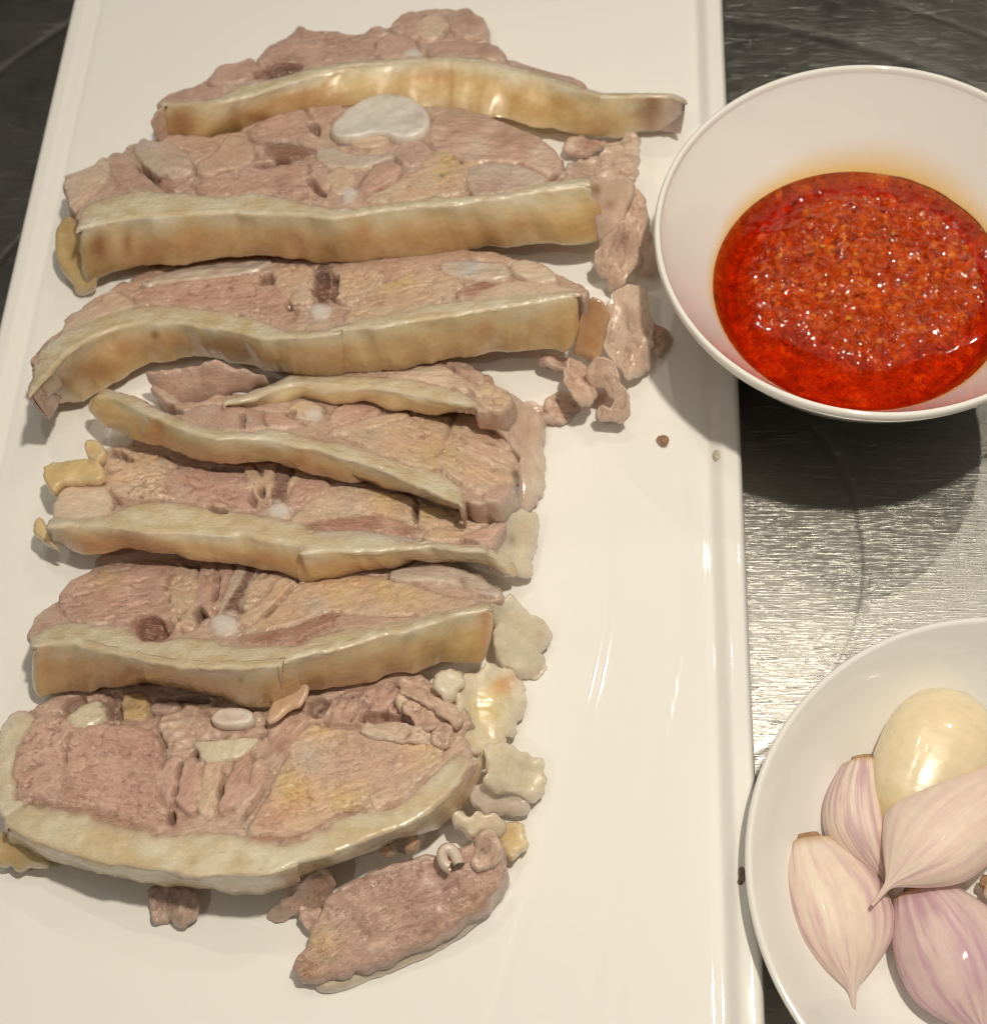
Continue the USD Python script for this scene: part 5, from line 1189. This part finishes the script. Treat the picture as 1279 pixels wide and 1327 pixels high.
m("skin_flap", s7, Plane((0, 1085, 8), (40, 1110, 7), (0, 1120, 5)), "G -20,690 60,722 130,762 200,832 150,838 100,832 62,862 40,818 0,842 -20,830", "amber", mat="skin", r=0.6, thick=2.5, lump=0.8, ridge=0.15, rim=0.1)
m("fat_frill", s7, Plane((600, 880, 12), (680, 890, 5), (600, 970, 11)), "S 520,270 560,170 700,140 760,125 820,120 880,150 935,205 952,330 885,450 825,520 800,560 820,600 700,622 580,622 500,640 505,480 525,420", "jelly", mat="jelly", r=1.5, thick=6, lump=1.6, ridge=0.15, wave=4.5, blobs=[(648, 890, 16, alb(206, 146, 90), 0.9), (662, 880, 12, PAL["rust"][0], 0.7), (628, 918, 24, alb(206, 176, 112), 0.9), (598, 885, 16, PAL["pale"][1], 0.7), (610, 960, 14, PAL["cream"][1], 0.6)])
m("fat_frill", s7, Plane((570, 865, 14), (600, 870, 13), (570, 890, 14)), "S 375,235 400,140 480,108 545,140 525,240 500,290 455,300", "jelly", mat="jelly", dz=1.5, r=1.6, thick=5, lump=0.9, ridge=0.1)
m("fat_frill", s7, Plane((640, 980, 13), (700, 1000, 7), (650, 1030, 9)), "S 725,640 770,615 822,592 920,642 1000,660 1050,705 1092,790 1050,850 1000,915 900,872 800,880 712,825 730,720", "jelly", mat="jelly", r=1.4, thick=6, lump=1.6, ridge=0.2, blobs=[(707, 1005, 5, PAL["rust"][0], 0.6)])
m("fat_frill", s7, Plane((620, 1030, 8), (680, 1040, 5), (640, 1060, 5)), "S 640,860 740,848 850,880 935,902 950,960 905,1010 800,992 690,1002 630,950", "grey", mat="fat", r=1.0, thick=4, lump=1.4, ridge=0.3)
m("fat_frill", s7, Plane((590, 1060, 9), (650, 1070, 7), (620, 1080, 7)), "S 525,1032 600,1040 680,1010 750,1050 790,1090 780,1130 700,1095 620,1122 560,1080", "jelly", mat="jelly", r=0.9, thick=3, lump=1.0)
m("fat_frill", s7, flat(4.5), "S 785,1095 850,1085 935,1085 955,1200 900,1265 870,1275 820,1212", "skinpale", mat="fat", r=1.4, thick=4, lump=0.8)
m("skin_flake", s7, p7, "R 865,395 900,275 1000,200 1082,165 1182,158 1160,220 1120,285 1070,300 1000,332 935,392", "sheet", mat="skin", dz=4.5, r=0.4, thick=1.2, lump=0.8, ridge=0.25, fib=35, rim=0.1, blobs=[(365, 905, 40, alb(210, 166, 116), 0.7)], tilt=(0.25, 0.1), label="thin tan flake of skin")
m("meat_shred", s7, Plane((200, 1165, 4), (250, 1150, 6), (230, 1200, 2.5)), "T 95,300 180,295 330,320 350,345 332,445 300,492 250,502 205,430 190,462 150,492 110,482 105,430 135,390", "mauve", r=0.9, thick=4, lump=1.4, ridge=0.4, fib=70, slits=0.5, blobs=[(215, 1185, 8, PAL["pale"][0], 0.6), (232, 1180, 8, PAL["pale"][0], 0.6), (225, 1165, 8, DRK, 0.5)])
m("meat_shred", s7, Plane((400, 1150, 8), (430, 1140, 9), (340, 1195, 1.5)), "T 615,502 680,465 745,430 800,395 900,310 1000,250 1115,222 1082,340 1042,425 970,440 900,440 860,468 760,465 700,480", "sheet", r=0.8, thick=3, lump=1.3, ridge=0.4, fib=35, slits=0.5, blobs=[(385, 1155, 14, PAL["mauve"][0], 0.7), (400, 1170, 8, PAL["cream"][0], 0.5), (360, 1168, 8, DRK, 0.5)])
m("meat_shred", s7, flat(4), "T 930,410 1000,430 1045,430 1020,520 990,525 960,470", "mauve", r=0.9, thick=4, lump=1.0)

for pl_, outs in (
    (p1, ["P 500,370 560,340 680,320 780,330 700,380 540,405"]),
    (p2, ["K 400,470 430,500 480,560 495,580 450,570 405,515", "K 110,400 280,375 310,400 130,435", "K 548,272 640,262 612,302 560,305", "L 605,460 652,470 640,492", "J 460,390 530,440 600,500 560,495 480,445", "K 690,490 730,420 700,440 640,540", "K 380,195 440,190 470,250 430,260"]),
    (p3, ["C 895,100 930,78 955,120 910,135", "C 985,170 1018,215 990,225", "C 1085,90 1140,80 1130,180 1095,190", "D 60,150 90,80 110,90 90,190"]),
    (p4, ["O 1058,575 1098,600 1092,690 1062,685", "N 885,290 935,283 925,322 893,315", "N 640,300 680,300 670,380 650,380", "O 570,420 660,385 640,400 600,430"]),
    (p5, ["E 1028,240 1065,345 1040,345", "F 596,330 614,325 610,425 598,415", "E 840,178 1000,168 1010,195 900,195", "E 830,325 950,362 900,372", "E 1078,230 1095,280 1085,310 1070,290", "E 460,95 560,150 540,165 450,120"]),
    (p6, ["U 262,140 345,112 352,155 300,168", "U 325,380 400,430 345,492", "U 160,305 200,410 175,350", "U -10,465 90,448 165,500 165,562 90,595 0,588", "U 210,455 250,480 215,480", "U 465,180 480,250 450,380 445,300", "U 730,455 860,310 940,245 880,320 760,460"]),
    (p7, ["R 188,995 238,1008 245,1105 192,1112", "R 838,885 905,735 870,870 745,1055 690,1085 790,960", "R 140,465 195,560 172,585 138,505", "G 252,160 330,128 362,140 300,205 268,212", "G 438,130 497,118 497,225 440,232", "H 195,150 250,128 305,150 240,222", "H 380,205 560,185 700,285 640,300 500,265", "R 335,612 400,590 412,632 370,645", "G 620,150 840,122 890,170 700,155", "R 270,690 300,690 260,880 240,920", "R 545,900 575,800 590,820 555,950"]),
):
    for o_ in outs:
        FACES[id(pl_)].pit(o_, 2.6)
for face in FACES.values():
    face.build()

# ---- the loose chunk in front
p8 = Plane((400, 1250, 6), (620, 1080, 13), (560, 1190, 8))
s8 = thing("meat_chunk", "thick loose chunk of cut meat lying alone in front of the nearest slice", "meat chunk")
m("muscle", s8, p8, "H 138,1190 165,1150 200,1110 222,1060 240,1000 268,940 300,895 380,850 500,790 620,765 720,742 790,720 850,690 905,655 945,680 970,740 978,800 962,870 900,950 800,1020 700,1085 600,1125 480,1175 360,1215 250,1240 165,1240", "mauve", mat="cut_meat", dz=0.0, r=0.7, smooth=0, rag=0.8, thick=12, lump=0.8, fib=25, slits=0.3, rim=0.12, blobs=[(420, 1220, 26, YEL, 0.45), (440, 1190, 20, BLU, 0.3), (560, 1130, 50, VIO, 0.4), (620, 1090, 20, PAL["sheet"][0], 0.5), (400, 1262, 14, PAL["rust"][0], 0.5), (610, 1170, 25, alb(180, 134, 100), 0.5)])
m("fat_edge", s8, Plane((400, 1270, 2.5), (640, 1130, 4), (560, 1215, 2.5)), "H 230,1255 300,1225 440,1180 600,1120 760,1040 880,960 960,860 985,870 900,985 790,1070 640,1145 480,1215 360,1262 280,1280", "jelly", mat="fat", dz=0.0, r=1.2, thick=3, lump=0.8)
m("meat_shred", s8, p8, "H 855,800 870,710 905,645 950,670 965,740 920,790", "sheet", dz=1.5, r=1.2, thick=5, lump=0.8, fib=70, ridge=0.4)
# a curled tube of gristle
c = pts("H 800,790 785,745 760,722 735,735 732,765 745,790 765,800")
w = p8.hit(chaikin(c, 3, False), 0.0025)
w = along(w, 40)
tn = np.gradient(w, axis=0)
tn /= np.linalg.norm(tn, axis=1, keepdims=True)
sd = np.cross(tn, [0, 0, 1.0])
aa = np.arange(12) * 2 * np.pi / 12
vv = (w[:, None] + 0.0011 * np.cos(aa)[None, :, None] * sd[:, None] + 0.0016 * np.sin(aa)[None, :, None] * np.array([0, 0, 1.0])).reshape(-1, 3)
i, j = np.meshgrid(np.arange(39), np.arange(12), indexing="ij")
k = (j + 1) % 12
qq = np.stack([i * 12 + j, (i + 1) * 12 + j, (i + 1) * 12 + k, i * 12 + k], -1).reshape(-1, 4)
put("gristle", vv, qq, "fat", s8, np.tile(PAL["pale"][0], (len(vv), 1)), vv * 1000)

# ---- crumbs
t = m("meat_crumb", None, Plane((500, 1100, 7), (540, 1090, 8), (500, 1110, 6)), "S 18,1222 80,1198 133,1220 122,1270 60,1252", "sheet", mat="cut_meat", dz=3, r=0.8, thick=2.5, lump=0.5, blobs=[(496, 1100, 20, alb(208, 158, 106), 0.8)])
tag(t, "half moon shaped tan crumb under the nearest slice's skin edge, left of two", "crumb")
t = m("meat_crumb", None, Plane((500, 1100, 7), (540, 1090, 8), (500, 1110, 6)), "S 205,1243 222,1160 262,1128 293,1170 270,1240", "sheet", mat="cut_meat", dz=3, r=0.8, thick=2.5, lump=0.5, blobs=[(532, 1091, 20, alb(208, 158, 106), 0.8)])
tag(t, "square tan crumb under the nearest slice's skin edge, right of two", "crumb")
t = m("meat_crumb", None, flat(1.2), "I 852,566 860,562 866,567 862,576 854,574", "brown", dz=0, r=0.5, thick=1.0, g=0.25, lump=0.4, rim=0.0)
tag(t, "tiny brown crumb alone on the white plate, left of the bowl's shadow", "crumb")
t = m("meat_crumb", None, flat(2.2), "I 957,1124 963,1122 966,1132 963,1146 955,1144 959,1135", "marrow", dz=0, r=0.5, thick=1.0, g=0.25, lump=0.5, rim=0.0, zmin=0.9)
tag(t, "tiny black crumb on the plate's rim against the garlic dish", "crumb")
t = m("meat_crumb", None, flat(1.4), "I 924,584 932,581 937,587 934,596 926,595", "jelly", mat="fat", dz=0, r=0.6, thick=1.0, g=0.25, lump=0.2, rim=0.0)
tag(t, "pale drop of fat on the plate's right border", "fat drop")
